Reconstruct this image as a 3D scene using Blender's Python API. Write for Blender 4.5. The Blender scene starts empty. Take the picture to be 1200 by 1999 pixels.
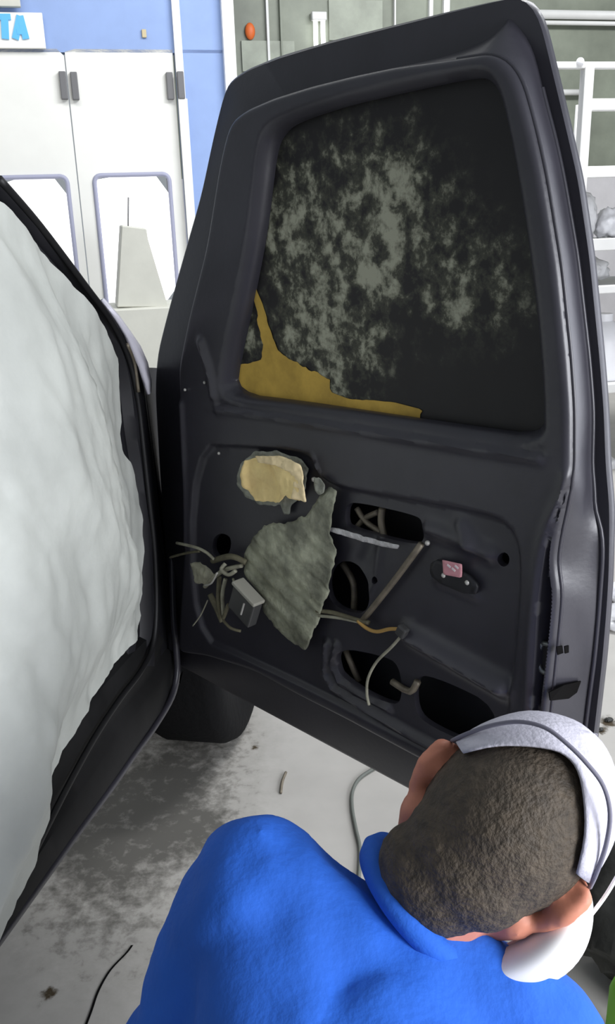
import bpy, bmesh, math, random
import numpy as np
from mathutils import Vector, Matrix, noise
from mathutils.geometry import delaunay_2d_cdt
random.seed(7)
S = bpy.context.scene
COL = S.collection
R = math.radians

# ------------------------------------------------------------------ camera
W, H, F = 1200.0, 1999.0, 1731.0
PITCH, ROLL = R(19.0), R(1.83)
CAM = Vector((0, 0, 1.5))
fw = Vector((0, math.cos(PITCH), -math.sin(PITCH)))
up0 = Vector((0, math.sin(PITCH), math.cos(PITCH)))
rx = Vector((1, 0, 0)) * math.cos(ROLL) - up0 * math.sin(ROLL)
uy = up0 * math.cos(ROLL) + Vector((1, 0, 0)) * math.sin(ROLL)
cd = bpy.data.cameras.new('camera')
cam = bpy.data.objects.new('camera', cd)
COL.objects.link(cam)
M = Matrix((rx, uy, -fw)).transposed().to_4x4()
M.translation = CAM
cam.matrix_world = M
cd.sensor_fit = 'VERTICAL'
cd.sensor_height = 24.0
cd.lens = 24.0 * F / H
cd.clip_start = 0.02
S.camera = cam

# ------------------------------------------------------------------ light
S.view_settings.view_transform = 'Standard'
S.view_settings.look = 'None'
S.view_settings.gamma = 1.0
S.view_settings.use_curve_mapping = False
S.view_settings.exposure = 0.0
wd = bpy.data.worlds.new('world')
S.world = wd
wd.use_nodes = True
wd.node_tree.nodes['Background'].inputs[0].default_value = (0.86, 0.93, 1.0, 1)
wd.node_tree.nodes['Background'].inputs[1].default_value = 0.34

def area(name, loc, target, sx, sy, power, col=(1, 1, 1)):
    l = bpy.data.lights.new(name, 'AREA')
    l.shape = 'RECTANGLE'; l.size = sx; l.size_y = sy
    l.energy = power; l.color = col
    o = bpy.data.objects.new(name, l)
    COL.objects.link(o)
    o.location = loc
    o.rotation_euler = (Vector(target) - Vector(loc)).to_track_quat('-Z', 'Y').to_euler()
    return o
area('ceiling_lamp_over_rack', (2.4, 4.0, 4.3), (1.6, 5.8, 1.6), 3.0, 0.8, 230, (0.97, 0.98, 1.0))
area('ceiling_lamp_over_booth', (-1.2, 4.4, 4.2), (-1.2, 6.2, 1.0), 2.5, 0.6, 42, (1, 0.99, 0.96))
area('side_fill_far', (3.0, 1.7, 1.35), (0.3, 1.3, 1.0), 1.6, 2.3, 50, (0.88, 0.91, 1.0))  # added fill, no doorway there; gives the door jamb its reflection
area('side_fill_near', (2.35, -0.95, 1.5), (0.2, 1.2, 1.0), 1.5, 1.7, 150, (0.93, 0.95, 1.0))  # added fill, no window there; lights the jamb, film and shirt

# ------------------------------------------------------------------ helpers
def lin(c):
    f = lambda v: (v / 12.92) if v <= 0.04045 else ((v + 0.055) / 1.055) ** 2.4
    return tuple(f(x / 255.0) for x in c)

def px_ray(u, v):
    return rx * ((u - W / 2) / F) - uy * ((v - H / 2) / F) + fw

def at(u, v, d):
    """point seen at photo pixel (u, v) at depth d along the view axis"""
    return CAM + px_ray(u, v) * d

class Plane:
    def __init__(s, o, e1, n):
        s.o = Vector(o); s.e1 = Vector(e1).normalized(); s.e2 = Vector((0, 0, 1)); s.n = Vector(n).normalized()
    def hit(s, u, v, h=0.0):
        r = px_ray(u, v)
        t = ((s.o + s.n * h) - CAM).dot(s.n) / r.dot(s.n)
        return CAM + r * t
    def ab(s, u, v, h=0.0):
        p = s.hit(u, v, h) - s.o
        return (p.dot(s.e1), p.dot(s.e2))
    def P(s, a, b, h=0.0):
        return s.o + s.e1 * a + s.e2 * b + s.n * h
    def poly(s, pts, h=0.0):
        return [s.ab(u, v, h) for u, v in pts]

def link(name, me, mat=None, parent=None, smooth=True):
    o = bpy.data.objects.new(name, me)
    COL.objects.link(o)
    if mat is not None:
        me.materials.append(mat)
    if smooth:
        for p in me.polygons:
            p.use_smooth = True
    if parent is not None:
        o.parent = parent
        o.matrix_parent_inverse = Matrix.Translation(-wloc(parent))
    return o

def wloc(o):
    return Vector(o.location) if o.parent is None else Vector(o.get('_w', (0, 0, 0)))

def obj(name, bm, mat=None, parent=None, smooth=True, angle=None):
    me = bpy.data.meshes.new(name)
    bmesh.ops.recalc_face_normals(bm, faces=bm.faces)
    bm.to_mesh(me); bm.free()
    o = link(name, me, mat, parent, smooth)
    if angle is not None:
        me.set_sharp_from_angle(angle=R(angle))
    return o

def empty(name, loc=(0, 0, 0)):
    o = bpy.data.objects.new(name, None)
    COL.objects.link(o)
    o.location = loc
    o.empty_display_size = 0.1
    return o

def tag(o, label=None, cat=None, group=None, kind=None):
    if label: o['label'] = label
    if cat: o['category'] = cat
    if group: o['group'] = group
    if kind: o['kind'] = kind
    return o

def box(bm, c, s, mat3=None, bev=0.0):
    """box with centre c, full size s, optional 3x3 rotation"""
    r = bmesh.ops.create_cube(bm, size=1.0)
    vs = r['verts']
    m = Matrix.Diagonal((s[0], s[1], s[2], 1))
    if mat3 is not None:
        m = mat3.to_4x4() @ m
    m = Matrix.Translation(Vector(c)) @ m
    bmesh.ops.transform(bm, matrix=m, verts=vs)
    if bev > 0:
        es = list({e for v in vs for e in v.link_edges})
        bmesh.ops.bevel(bm, geom=es, offset=bev, segments=2, profile=0.5, affect='EDGES')
    return bm

def catmull(pts, n=6, closed=False):
    pts = [Vector(p) for p in pts]
    if len(pts) < 3: return pts
    out = []
    m = len(pts)
    rng = range(m) if closed else range(m - 1)
    for i in rng:
        p0 = pts[(i - 1) % m] if closed or i > 0 else pts[0]
        p1 = pts[i]; p2 = pts[(i + 1) % m]
        p3 = pts[(i + 2) % m] if closed or i + 2 < m else pts[-1]
        for k in range(n):
            t = k / n
            out.append(0.5 * ((2 * p1) + (p2 - p0) * t + (2 * p0 - 5 * p1 + 4 * p2 - p3) * t * t + (3 * p1 - p0 - 3 * p2 + p3) * t ** 3))
    if not closed: out.append(pts[-1])
    return out

def tube(bm, pts, r, n=8, r2=None, smooth=5):
    pts = catmull(pts, smooth) if smooth else [Vector(p) for p in pts]
    m = len(pts)
    rings = []
    prev = None
    for i, p in enumerate(pts):
        t = (pts[min(i + 1, m - 1)] - pts[max(i - 1, 0)]).normalized()
        if prev is None:
            a = t.orthogonal().normalized()
        else:
            a = (prev - t * prev.dot(t)).normalized()
        prev = a
        b = t.cross(a)
        rr = r if r2 is None else r + (r2 - r) * i / (m - 1)
        rings.append([bm.verts.new(p + (a * math.cos(2 * math.pi * k / n) + b * math.sin(2 * math.pi * k / n)) * rr) for k in range(n)])
    for i in range(m - 1):
        for k in range(n):
            bm.faces.new((rings[i][k], rings[i][(k + 1) % n], rings[i + 1][(k + 1) % n], rings[i + 1][k]))
    bm.faces.new(rings[0]); bm.faces.new(rings[-1])
    return bm

def chaikin(pts, it=2):
    pts = [tuple(p) for p in pts]
    for _ in range(it):
        o = []
        for i in range(len(pts)):
            a, b = pts[i], pts[(i + 1) % len(pts)]
            o.append((a[0] * .75 + b[0] * .25, a[1] * .75 + b[1] * .25))
            o.append((a[0] * .25 + b[0] * .75, a[1] * .25 + b[1] * .75))
        pts = o
    return pts

def inside(P, poly):
    """P (n,2) array, boolean in polygon"""
    poly = np.asarray(poly)
    x, y = P[:, 0], P[:, 1]
    res = np.zeros(len(P), bool)
    j = len(poly) - 1
    for i in range(len(poly)):
        xi, yi = poly[i]; xj, yj = poly[j]
        c = ((yi > y) != (yj > y)) & (x < (xj - xi) * (y - yi) / ((yj - yi) if yj != yi else 1e-12) + xi)
        res ^= c
        j = i
    return res

def dist_line(P, pts, closed=False):
    pts = np.asarray(pts, float)
    d = np.full(len(P), 1e9)
    n = len(pts)
    for i in range(n if closed else n - 1):
        a, b = pts[i], pts[(i + 1) % n]
        ab = b - a
        L = (ab ** 2).sum() + 1e-14
        t = np.clip(((P - a) @ ab) / L, 0, 1)
        q = a + t[:, None] * ab
        d = np.minimum(d, np.hypot(*(P - q).T))
    return d

def sdf(P, poly):
    d = dist_line(P, poly, True)
    return np.where(inside(P, poly), -d, d)

def sstep(e0, e1, x):
    t = np.clip((x - e0) / (e1 - e0), 0, 1)
    return t * t * (3 - 2 * t)

def resample(pts, n, closed=False):
    pts = np.asarray(pts, float)
    if closed: pts = np.vstack([pts, pts[:1]])
    L = np.concatenate([[0], np.cumsum(np.hypot(*np.diff(pts, axis=0).T))])
    t = np.linspace(0, L[-1], n, endpoint=not closed)
    return np.stack([np.interp(t, L, pts[:, 0]), np.interp(t, L, pts[:, 1])], 1)

def densify(poly, step):
    L = sum(math.hypot(poly[i][0] - poly[i - 1][0], poly[i][1] - poly[i - 1][1]) for i in range(len(poly)))
    return resample(poly, max(8, int(L / step)), True)

def cdt_fill(outer, holes, step, hf, lift, bm=None, attr=None, feats=(), lip=0.0):
    """triangulated relief: outer / holes are 2D loops, hf(P)->height, lift(a,b,h)->world"""
    outer = densify(outer, step); holes = [densify(h, step * .8) for h in holes]
    lo, hi = outer.min(0), outer.max(0)
    gx, gy = np.meshgrid(np.arange(lo[0], hi[0], step), np.arange(lo[1], hi[1], step * .9))
    gx = gx + (np.arange(gx.shape[0]) % 2)[:, None] * step * .5
    G = np.stack([gx.ravel(), gy.ravel()], 1)
    ok = sdf(G, outer) < -step * .5
    for h in holes: ok &= sdf(G, h) > step * .5
    extra = []
    for poly, offs in feats:
        sd = sdf(G, poly)
        ok &= (sd < min(offs) - step * .45) | (sd > max(offs) + step * .45)
        Q = densify(poly, step)
        tn = np.roll(Q, -1, 0) - np.roll(Q, 1, 0)
        nr = np.stack([tn[:, 1], -tn[:, 0]], 1); nr /= np.hypot(*nr.T)[:, None] + 1e-12
        if (Q[:, 0] * np.roll(Q[:, 1], -1) - np.roll(Q[:, 0], -1) * Q[:, 1]).sum() < 0: nr = -nr
        for o_ in offs:
            E = Q + nr * o_
            k = (np.abs(np.abs(sdf(E, poly)) - abs(o_)) < .0008) & (sdf(E, outer) < -.0012)
            for h in holes: k &= sdf(E, h) > .0012
            extra.append(E[k])
    G = G[ok]
    if extra: G = np.vstack([G] + extra)
    vs = [Vector(p) for p in outer]; es = [(i, (i + 1) % len(outer)) for i in range(len(outer))]
    for h in holes:
        b = len(vs)
        vs += [Vector(p) for p in h]
        es += [(b + i, b + (i + 1) % len(h)) for i in range(len(h))]
    vs += [Vector(p) for p in G]
    v2, e2, f2 = delaunay_2d_cdt(vs, es, [], 0, 1e-7)[:3]
    V = np.array([(v.x, v.y) for v in v2])
    Fc = np.array([f for f in f2 if len(f) == 3])
    cen = V[Fc].mean(1)
    keep = inside(cen, outer)
    for h in holes: keep &= ~inside(cen, h)
    Fc = Fc[keep]
    hh = hf(V)
    if bm is None: bm = bmesh.new()
    if attr is not None and bm.verts.layers.float_color.get('Mask') is None:
        bm.verts.layers.float_color.new('Mask')
    used = set(Fc.ravel().tolist())
    mp = {}
    for i in used:
        mp[i] = bm.verts.new(lift(V[i, 0], V[i, 1], hh[i]))
    if attr is not None:
        lay = bm.verts.layers.float_color.get('Mask')
        A = attr(V)
        for i, v in mp.items():
            a = A[i]
            v[lay] = (a[0], a[1], a[2], 1) if np.ndim(a) else (a, a, a, 1)
    for f in Fc:
        try: bm.faces.new([mp[i] for i in f])
        except ValueError: pass
    if lip:
        for h in holes:
            z = hf(h)
            ring = [bm.verts.new(lift(p[0], p[1], q)) for p, q in zip(h, z)]
            ring2 = [bm.verts.new(lift(p[0], p[1], q - lip)) for p, q in zip(h, z)]
            for i in range(len(h)):
                j = (i + 1) % len(h)
                bm.faces.new((ring[i], ring[j], ring2[j], ring2[i]))
    return bm

def strip(bm, rows):
    """grid from rows of equal-length world point lists"""
    g = [[bm.verts.new(p) for p in r] for r in rows]
    for i in range(len(g) - 1):
        for k in range(len(g[0]) - 1):
            bm.faces.new((g[i][k], g[i][k + 1], g[i + 1][k + 1], g[i + 1][k]))
    return g

def fbm(x, y, z=0.0, o=4, s=1.0):
    return noise.fractal(Vector((x * s, y * s, z)), 1.0, 2.0, o)

# ------------------------------------------------------------------ materials
def mat(name, rgb, rough=0.6, metal=0.0, var=0.0, vscale=8.0, bump=0.0, bscale=60.0, emit=None, spec=0.5, trans=0.0, alpha=1.0, rgb2=None):
    m = bpy.data.materials.new(name)
    m.use_nodes = True
    nt = m.node_tree; N = nt.nodes; L = nt.links
    b = N['Principled BSDF']
    c = lin(rgb)
    b.inputs['Base Color'].default_value = (*c, 1)
    b.inputs['Roughness'].default_value = rough
    b.inputs['Metallic'].default_value = metal
    b.inputs['Specular IOR Level'].default_value = spec
    b.inputs['Transmission Weight'].default_value = trans
    b.inputs['Alpha'].default_value = alpha
    tc = N.new('ShaderNodeTexCoord')
    if var > 0 or rgb2 is not None:
        n = N.new('ShaderNodeTexNoise'); n.inputs['Scale'].default_value = vscale; n.inputs['Detail'].default_value = 6; n.inputs['Roughness'].default_value = .6
        L.new(tc.outputs['Object'], n.inputs['Vector'])
        r = N.new('ShaderNodeValToRGB')
        c2 = lin(rgb2) if rgb2 is not None else tuple(x * (1 - var) for x in c)
        c1 = c if rgb2 is not None else tuple(min(1, x * (1 + var * .6)) for x in c)
        r.color_ramp.elements[0].position = .35; r.color_ramp.elements[1].position = .65
        r.color_ramp.elements[0].color = (*c2, 1); r.color_ramp.elements[1].color = (*c1, 1)
        L.new(n.outputs['Fac'], r.inputs['Fac'])
        L.new(r.outputs['Color'], b.inputs['Base Color'])
    if bump > 0:
        n2 = N.new('ShaderNodeTexNoise'); n2.inputs['Scale'].default_value = bscale; n2.inputs['Detail'].default_value = 4
        L.new(tc.outputs['Object'], n2.inputs['Vector'])
        bp = N.new('ShaderNodeBump'); bp.inputs['Strength'].default_value = bump; bp.inputs['Distance'].default_value = .01
        L.new(n2.outputs['Fac'], bp.inputs['Height'])
        L.new(bp.outputs['Normal'], b.inputs['Normal'])
    if emit is not None:
        b.inputs['Emission Color'].default_value = (*lin(rgb), 1)
        b.inputs['Emission Strength'].default_value = emit
    return m

def mask_mat(name, base, c1, c2, rough, nscale, var=.15, mid=None, spec=.4, con=1.6):
    """base colour, overlaid with c1 where mask.r (broken up by noise) and c2 where mask.g"""
    m = bpy.data.materials.new(name); m.use_nodes = True
    nt = m.node_tree; N = nt.nodes; L = nt.links
    b = N['Principled BSDF']; b.inputs['Roughness'].default_value = rough; b.inputs['Specular IOR Level'].default_value = spec
    tc = N.new('ShaderNodeTexCoord')
    at_ = N.new('ShaderNodeVertexColor'); at_.layer_name = 'Mask'
    sp = N.new('ShaderNodeSeparateColor'); L.new(at_.outputs['Color'], sp.inputs['Color'])
    n = N.new('ShaderNodeTexNoise'); n.inputs['Scale'].default_value = nscale; n.inputs['Detail'].default_value = 8; n.inputs['Roughness'].default_value = .65
    n.inputs['Distortion'].default_value = .15
    L.new(tc.outputs['Object'], n.inputs['Vector'])
    n2 = N.new('ShaderNodeTexNoise'); n2.inputs['Scale'].default_value = nscale * .35; n2.inputs['Detail'].default_value = 5
    L.new(tc.outputs['Object'], n2.inputs['Vector'])
    # base variation
    bv = N.new('ShaderNodeMix'); bv.data_type = 'RGBA'
    cb = lin(base)
    bv.inputs[6].default_value = (*[x * (1 - var) for x in cb], 1); bv.inputs[7].default_value = (*[min(1, x * (1 + var)) for x in cb], 1)
    L.new(n2.outputs['Fac'], bv.inputs[0])
    def thresh(sock, prev, col, lo, hi):
        a = N.new('ShaderNodeMath'); a.operation = 'ADD'
        L.new(sock, a.inputs[0])
        s = N.new('ShaderNodeMath'); s.operation = 'MULTIPLY_ADD'
        L.new(n.outputs['Fac'], s.inputs[0]); s.inputs[1].default_value = con; s.inputs[2].default_value = -con / 2
        L.new(s.outputs[0], a.inputs[1])
        mr = N.new('ShaderNodeMapRange'); mr.inputs[1].default_value = lo; mr.inputs[2].default_value = hi; mr.clamp = True
        L.new(a.outputs[0], mr.inputs[0])
        mu = N.new('ShaderNodeMath'); mu.operation = 'MULTIPLY'
        L.new(mr.outputs[0], mu.inputs[0])
        mr2 = N.new('ShaderNodeMapRange'); mr2.inputs[1].default_value = 0.02; mr2.inputs[2].default_value = .3; mr2.clamp = True
        L.new(sock, mr2.inputs[0]); L.new(mr2.outputs[0], mu.inputs[1])
        mx = N.new('ShaderNodeMix'); mx.data_type = 'RGBA'
        L.new(mu.outputs[0], mx.inputs[0]); L.new(prev, mx.inputs[6]); mx.inputs[7].default_value = (*lin(col), 1)
        return mx.outputs[2]
    o = bv.outputs[2]
    if mid is not None:
        o = thresh(sp.outputs[0], o, mid, 0.05, .8)
    o = thresh(sp.outputs[0], o, c1, .45, .95)
    o = thresh(sp.outputs[1], o, c2, .3, .6)
    L.new(o, b.inputs['Base Color'])
    return m

PAINT = mat('dark_primer', (53, 52, 59), .36, var=.2, vscale=5, bump=.03, bscale=90, spec=.55)
PAINT2 = mat('dark_primer_body', (34, 34, 38), .5, var=.3, vscale=6, spec=.35)
UNDERC = mat('black_undercoat', (24, 24, 25), .75, var=.3, vscale=9, spec=.2)
BLACK = mat('black_rubber', (20, 20, 22), .55)
CAVITY = mat('bare_cavity', (15, 14, 14), .95, spec=.1)
GLINT = mat('edge_glint', (238, 236, 248), .35)  # colour of the painted highlight on the pillar edge
PAPER = mat('kraft_paper', (252, 222, 156), .8, var=.15, vscale=20, bump=.3, bscale=40)
PAPER2 = mat('masking_paper_yellow', (196, 162, 74), .85, var=.25, vscale=14)
TAPE = mat('grey_tape', (150, 152, 140), .75, var=.35, vscale=40, bump=.4, bscale=80)
TAPEW = mat('white_tape', (198, 196, 196), .7, var=.2, vscale=60, bump=.4, bscale=120)
PLASTIC = mat('dusty_plastic_sheet', (150, 152, 132), .42, var=.55, vscale=20, bump=.6, bscale=35)
WIRE = mat('grey_wire', (150, 148, 130), .6, var=.3, vscale=40)
WIREY = mat('ochre_wire', (176, 140, 76), .6)
WIRED = mat('dusty_loom', (96, 92, 72), .7, var=.3, vscale=50)
STEEL = mat('dull_steel', (120, 112, 98), .5, metal=.4, var=.3, vscale=30)
MODULE = mat('grey_module', (58, 58, 58), .5)
MODTOP = mat('module_lid', (150, 148, 138), .55)
BOLT = mat('pale_bolt', (190, 188, 182), .4, metal=.3)
STICKER = mat('pink_sticker', (214, 150, 158), .6, var=.0)
STICKW = mat('sticker_white', (228, 222, 222), .6)
WHITE = mat('booth_white', (231, 231, 226), .5, var=.03, vscale=3)
WHITEP = mat('white_post', (240, 240, 240), .5)
BLUE = mat('booth_blue', (136, 160, 206), .55, var=.05, vscale=4)
LITPANE = mat('lit_pane', (255, 255, 255), .3, emit=1.3)
GASKET = mat('grey_gasket', (160, 162, 184), .6)
HINGE = mat('dark_hinge', (104, 104, 106), .5)
SIGNW = mat('sign_white', (240, 238, 232), .5)
SIGNB = mat('sign_blue', (92, 178, 236), .5)
GREYP = mat('pale_grey_sheet', (196, 196, 186), .7, var=.06, vscale=5)
WALLG = mat('grey_green_wall', (128, 134, 120), .5, var=.3, vscale=1.5)
WALLP = mat('pale_wall', (196, 194, 196), .7, var=.12, vscale=2)
RACK = mat('rack_metal', (216, 216, 214), .45, var=.06, vscale=4)
BAG = mat('clear_bag', (214, 214, 216), .35, var=.12, vscale=9, bump=.5, bscale=14)
DRUM = mat('white_plastic', (240, 240, 244), .4)
RUBBERT = mat('tyre_rubber', (14, 14, 15), .95, spec=.15, bump=.3, bscale=50)
RIM = mat('wheel_rim', (110, 122, 136), .35, metal=.6)
CABLE = mat('grey_cable', (96, 100, 94), .6)
LAMPM = mat('lamp_tube', (255, 255, 255), .3, emit=2.5)
ORANGE = mat('orange_lens', (214, 104, 44), .5)
SKIN = mat('skin', (206, 134, 108), .55, var=.12, vscale=30)
HAIR = mat('dark_hair', (74, 64, 52), .7, var=.4, vscale=70, bump=.45, bscale=200)
CAP = mat('pale_cap', (196, 194, 206), .8, var=.1, vscale=20, bump=.2, bscale=200)
SHIRT = mat('blue_shirt', (32, 97, 202), .85, var=.12, vscale=5, bump=.15, bscale=120)
TROUS = mat('navy_trousers', (38, 44, 66), .85, bump=.2, bscale=120)
BOOT = mat('dark_boot', (36, 32, 30), .6)
MASKW = mat('white_mask', (240, 238, 236), .8)
DARKBAG = mat('dark_bag', (52, 52, 48), .55, var=.4, vscale=8, bump=.5, bscale=18)
GREEN = mat('green_plastic', (110, 176, 40), .5)

# film: thin, lets some light through
def film_mat():
    m = mat('masking_film', (200, 203, 197), .5, var=.10, vscale=7, bump=.35, bscale=16)
    nt = m.node_tree; N = nt.nodes; L = nt.links
    t = N.new('ShaderNodeBsdfTranslucent'); t.inputs[0].default_value = (*lin((220, 222, 216)), 1)
    mx = N.new('ShaderNodeMixShader'); mx.inputs[0].default_value = .2
    L.new(N['Principled BSDF'].outputs[0], mx.inputs[1]); L.new(t.outputs[0], mx.inputs[2])
    L.new(mx.outputs[0], N['Material Output'].inputs[0])
    return m
FILM = film_mat()
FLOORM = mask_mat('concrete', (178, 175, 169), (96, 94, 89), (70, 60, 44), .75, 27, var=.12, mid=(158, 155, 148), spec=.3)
GLASSM = mask_mat('dusty_window', (34, 33, 34), (166, 167, 148), (196, 162, 74), .55, 34, var=.3, mid=(92, 94, 78), spec=.35, con=3.4)

# ------------------------------------------------------------------ the setting
BW = Plane(at(350, 400, 6.3), (math.cos(R(13)), math.sin(R(13)), 0), (math.sin(R(13)), -math.cos(R(13)), 0))

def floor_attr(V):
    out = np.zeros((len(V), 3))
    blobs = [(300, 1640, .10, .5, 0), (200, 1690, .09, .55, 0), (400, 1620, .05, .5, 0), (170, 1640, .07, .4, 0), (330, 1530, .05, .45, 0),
             (250, 1850, .09, .35, 0), (120, 1800, .07, .25, 0), (430, 1540, .05, .25, 0), (390, 1622, .025, .9, 0), (250, 1600, .07, .5, 0), (340, 1470, .12, .8, 0), (280, 1530, .07, .5, 0), (420, 1430, .07, .6, 0), (380, 1750, .2, .12, 0), (180, 1800, .2, .12, 0)]  # blobs by the wheel paint in the under-truck shade; the others are stains
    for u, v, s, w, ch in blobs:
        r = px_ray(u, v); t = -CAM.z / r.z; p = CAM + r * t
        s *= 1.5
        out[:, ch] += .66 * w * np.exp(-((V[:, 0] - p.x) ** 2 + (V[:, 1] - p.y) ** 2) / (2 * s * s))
    for u, v, s in [(93, 1940, .012), (1190, 1410, .02), (1170, 1428, .012), (608, 1526, .008), (490, 1462, .008), (780, 1505, .006)]:
        r = px_ray(u, v); t = -CAM.z / r.z; p = CAM + r * t
        out[:, 1] += 1.0 * np.exp(-((V[:, 0] - p.x) ** 2 + (V[:, 1] - p.y) ** 2) / (2 * s * s))
    return np.clip(out, 0, 1)

bm = bmesh.new()
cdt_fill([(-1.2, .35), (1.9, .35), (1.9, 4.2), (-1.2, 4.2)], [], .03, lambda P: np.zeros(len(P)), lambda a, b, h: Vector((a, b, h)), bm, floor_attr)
# outer apron of the floor, split round the fine patch
for q in [[(-7, -4), (7, -4), (7, .35), (-7, .35)], [(-7, 4.2), (7, 4.2), (7, 10), (-7, 10)], [(-7, .35), (-1.2, .35), (-1.2, 4.2), (-7, 4.2)], [(1.9, .35), (7, .35), (7, 4.2), (1.9, 4.2)]]:
    bm.faces.new([bm.verts.new((x, y, 0)) for x, y in q])
lay_ = bm.verts.layers.float_color.get('Mask')
for v in bm.verts:
    if not (-1.2 < v.co.x < 1.9 and .35 < v.co.y < 4.2): v[lay_] = (0, 0, 0, 1)
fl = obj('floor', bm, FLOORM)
tag(fl, 'pale stained concrete workshop floor', kind='structure')

def on_bw(name, a0, a1, b0, b1, thick, mt, h=0.0, kind='structure', parent=None, bev=0.0, label=None):
    bm = bmesh.new()
    m3 = Matrix((BW.e1, BW.n, BW.e2)).transposed()
    c = BW.P((a0 + a1) / 2, (b0 + b1) / 2, h + thick / 2)
    box(bm, c, (abs(a1 - a0), thick, abs(b1 - b0)), m3, bev)
    o = obj(name, bm, mt, parent, smooth=False)
    if kind: o['kind'] = kind
    if label: o['label'] = label
    return o
zb = -BW.o.z                       # floor level in booth-plane coordinates
def BA(u, v): return BW.ab(u, v)
aP0, _ = BA(345, 100); aP1, _ = BA(440, 100)
ztop = BA(200, 96)[1]
# blue booth front
on_bw('wall_back', -4.5, BA(452, 60)[0], ztop - 0.02, 2.6, .1, BLUE, -.1)
on_bw('wall_back_panel', BA(349, 200)[0], BA(440, 200)[0], zb, ztop, .1, BLUE, -.1)
# white posts
on_bw('trim_1', BA(333, 0)[0], BA(352, 60)[0], zb, 2.6, .04, WHITEP, 0)
on_bw('trim_2', BA(429, 0)[0], BA(455, 60)[0], zb, 2.6, .06, WHITEP, 0)

def booth_door(name, a0, a1, win, hinges):
    """sheet-metal booth leaf with a round-cornered window"""
    outer = [(a0, zb + .02), (a1, zb + .02), (a1, ztop), (a0, ztop)]
    hole = chaikin(win, 3)
    bm = bmesh.new()
    cdt_fill(outer, [hole], .08, lambda P: np.full(len(P), .0), lambda a, b, h: BW.P(a, b, h), bm, lip=.05)
    g = 0.0
    for A, B in ((outer[0], outer[1]), (outer[1], outer[2]), (outer[2], outer[3]), (outer[3], outer[0])):
        bm.faces.new([bm.verts.new(BW.P(*A, 0)), bm.verts.new(BW.P(*B, 0)), bm.verts.new(BW.P(*B, -.06)), bm.verts.new(BW.P(*A, -.06))])
    d = obj(name, bm, WHITE, smooth=False); d['kind'] = 'structure'
    bm = bmesh.new()
    tube(bm, [BW.P(p[0], p[1], .004) for p in hole] + [BW.P(*hole[0], .004)], .016, 6, smooth=0)
    obj('window_gasket', bm, GASKET, d)
    bm = bmesh.new()
    cdt_fill(hole, [], .2, lambda P: np.full(len(P), -.04), lambda a, b, h: BW.P(a, b, h), bm)
    obj('pane', bm, LITPANE, d, smooth=False)
    for (u, v) in hinges:
        a, b = BA(u, v)
        bm = bmesh.new()
        box(bm, BW.P(a, b, .02), (.045, .04, .17), Matrix((BW.e1, BW.n, BW.e2)).transposed(), .006)
        obj('hinge', bm, HINGE, d, smooth=False)
    return d
aS = BA(141, 250)[0]; aL = BA(-70, 250)[0]; aR = BA(350, 250)[0]
def rr(u0, u1, v0, v1, w0=0, w1=0):
    return [BA(u0, v0), BA(u0 + 18, v0 - 24), BA(u1 - 30, v0 - 24), BA(u1, v0), BA(u1 + w1, v1), BA(u0 + w0, v1)]
wtop, wbot = BA(260, 341)[1], BA(260, 598)[1]
def win(ua, ub, c=.11):
    a0, a1 = BA(ua, 450)[0], BA(ub, 450)[0]
    return [(a0, wbot + .03), (a0, wbot), (a0 + .03, wbot), (a1 - .03, wbot), (a1, wbot), (a1, wbot + .03), (a1, (wbot + wtop) / 2), (a1, wtop - c), (a1, wtop), (a1 - c, wtop), (a0 + c, wtop), (a0, wtop), (a0, wtop - c), (a0, (wbot + wtop) / 2)]
booth_door('door_1', aL, aS - .004, win(2, 142), [(124, 168)])
booth_door('door_2', aS + .004, aR - .01, win(194, 338), [(146, 169), (331, 169)])
on_bw('door_3', aR, aR + .06, zb + .02, BA(350, 195)[1], .03, WHITE, .041)
bm = bmesh.new(); box(bm, BW.P(BA(351, 169)[0], BA(351, 169)[1], .06), (.045, .04, .17), Matrix((BW.e1, BW.n, BW.e2)).transposed(), .006)
obj('hinge', bm, HINGE, bpy.data.objects['door_3'], smooth=False)

# sign with the end of a blue word
sg = empty('sign', BW.P(BA(20, 60)[0], BA(20, 92)[1], 0)); tag(sg, 'white sign with pale blue capital letters above the booth doors', 'sign')
a0, b0 = BA(-120, 92); a1, b1 = BA(82, 24)
bm = bmesh.new(); box(bm, BW.P((a0 + a1) / 2, (b0 + b1) / 2 - .01, .03), (a1 - a0, .03, b1 - b0), Matrix((BW.e1, BW.n, BW.e2)).transposed(), .004)
obj('sign_panel', bm, SIGNW, sg, smooth=False)
def letter(strokes):
    bm = bmesh.new()
    for z_, (u0, v0, u1, v1, w) in enumerate(strokes):
        p0 = Vector(BA(u0, v0)); p1 = Vector(BA(u1, v1))
        d = p1 - p0; L = d.length; d.normalize(); nrm = Vector((-d.y, d.x)) * w / 2
        q = [p0 + nrm, p1 + nrm, p1 - nrm, p0 - nrm]
        f = [bm.verts.new(BW.P(p.x, p.y, .056 + .0008 * z_)) for p in q]; bk = [bm.verts.new(BW.P(p.x, p.y, .044)) for p in q]
        bm.faces.new(f); bm.faces.new(bk[::-1])
        for i in range(4): bm.faces.new((f[i], f[(i + 1) % 4], bk[(i + 1) % 4], bk[i]))
    return obj('letter', bm, SIGNB, sg, smooth=False)
letter([(-8, 36, 22, 36, .035), (10, 36, 12, 79, .045)])
letter([(40, 34, 31, 79, .042), (40, 34, 52, 79, .042), (34, 65, 48, 65, .03)])
letter([(-52, 34, -52, 79, .042), (-26, 34, -26, 79, .042), (-52, 56, -26, 56, .03)])

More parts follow.
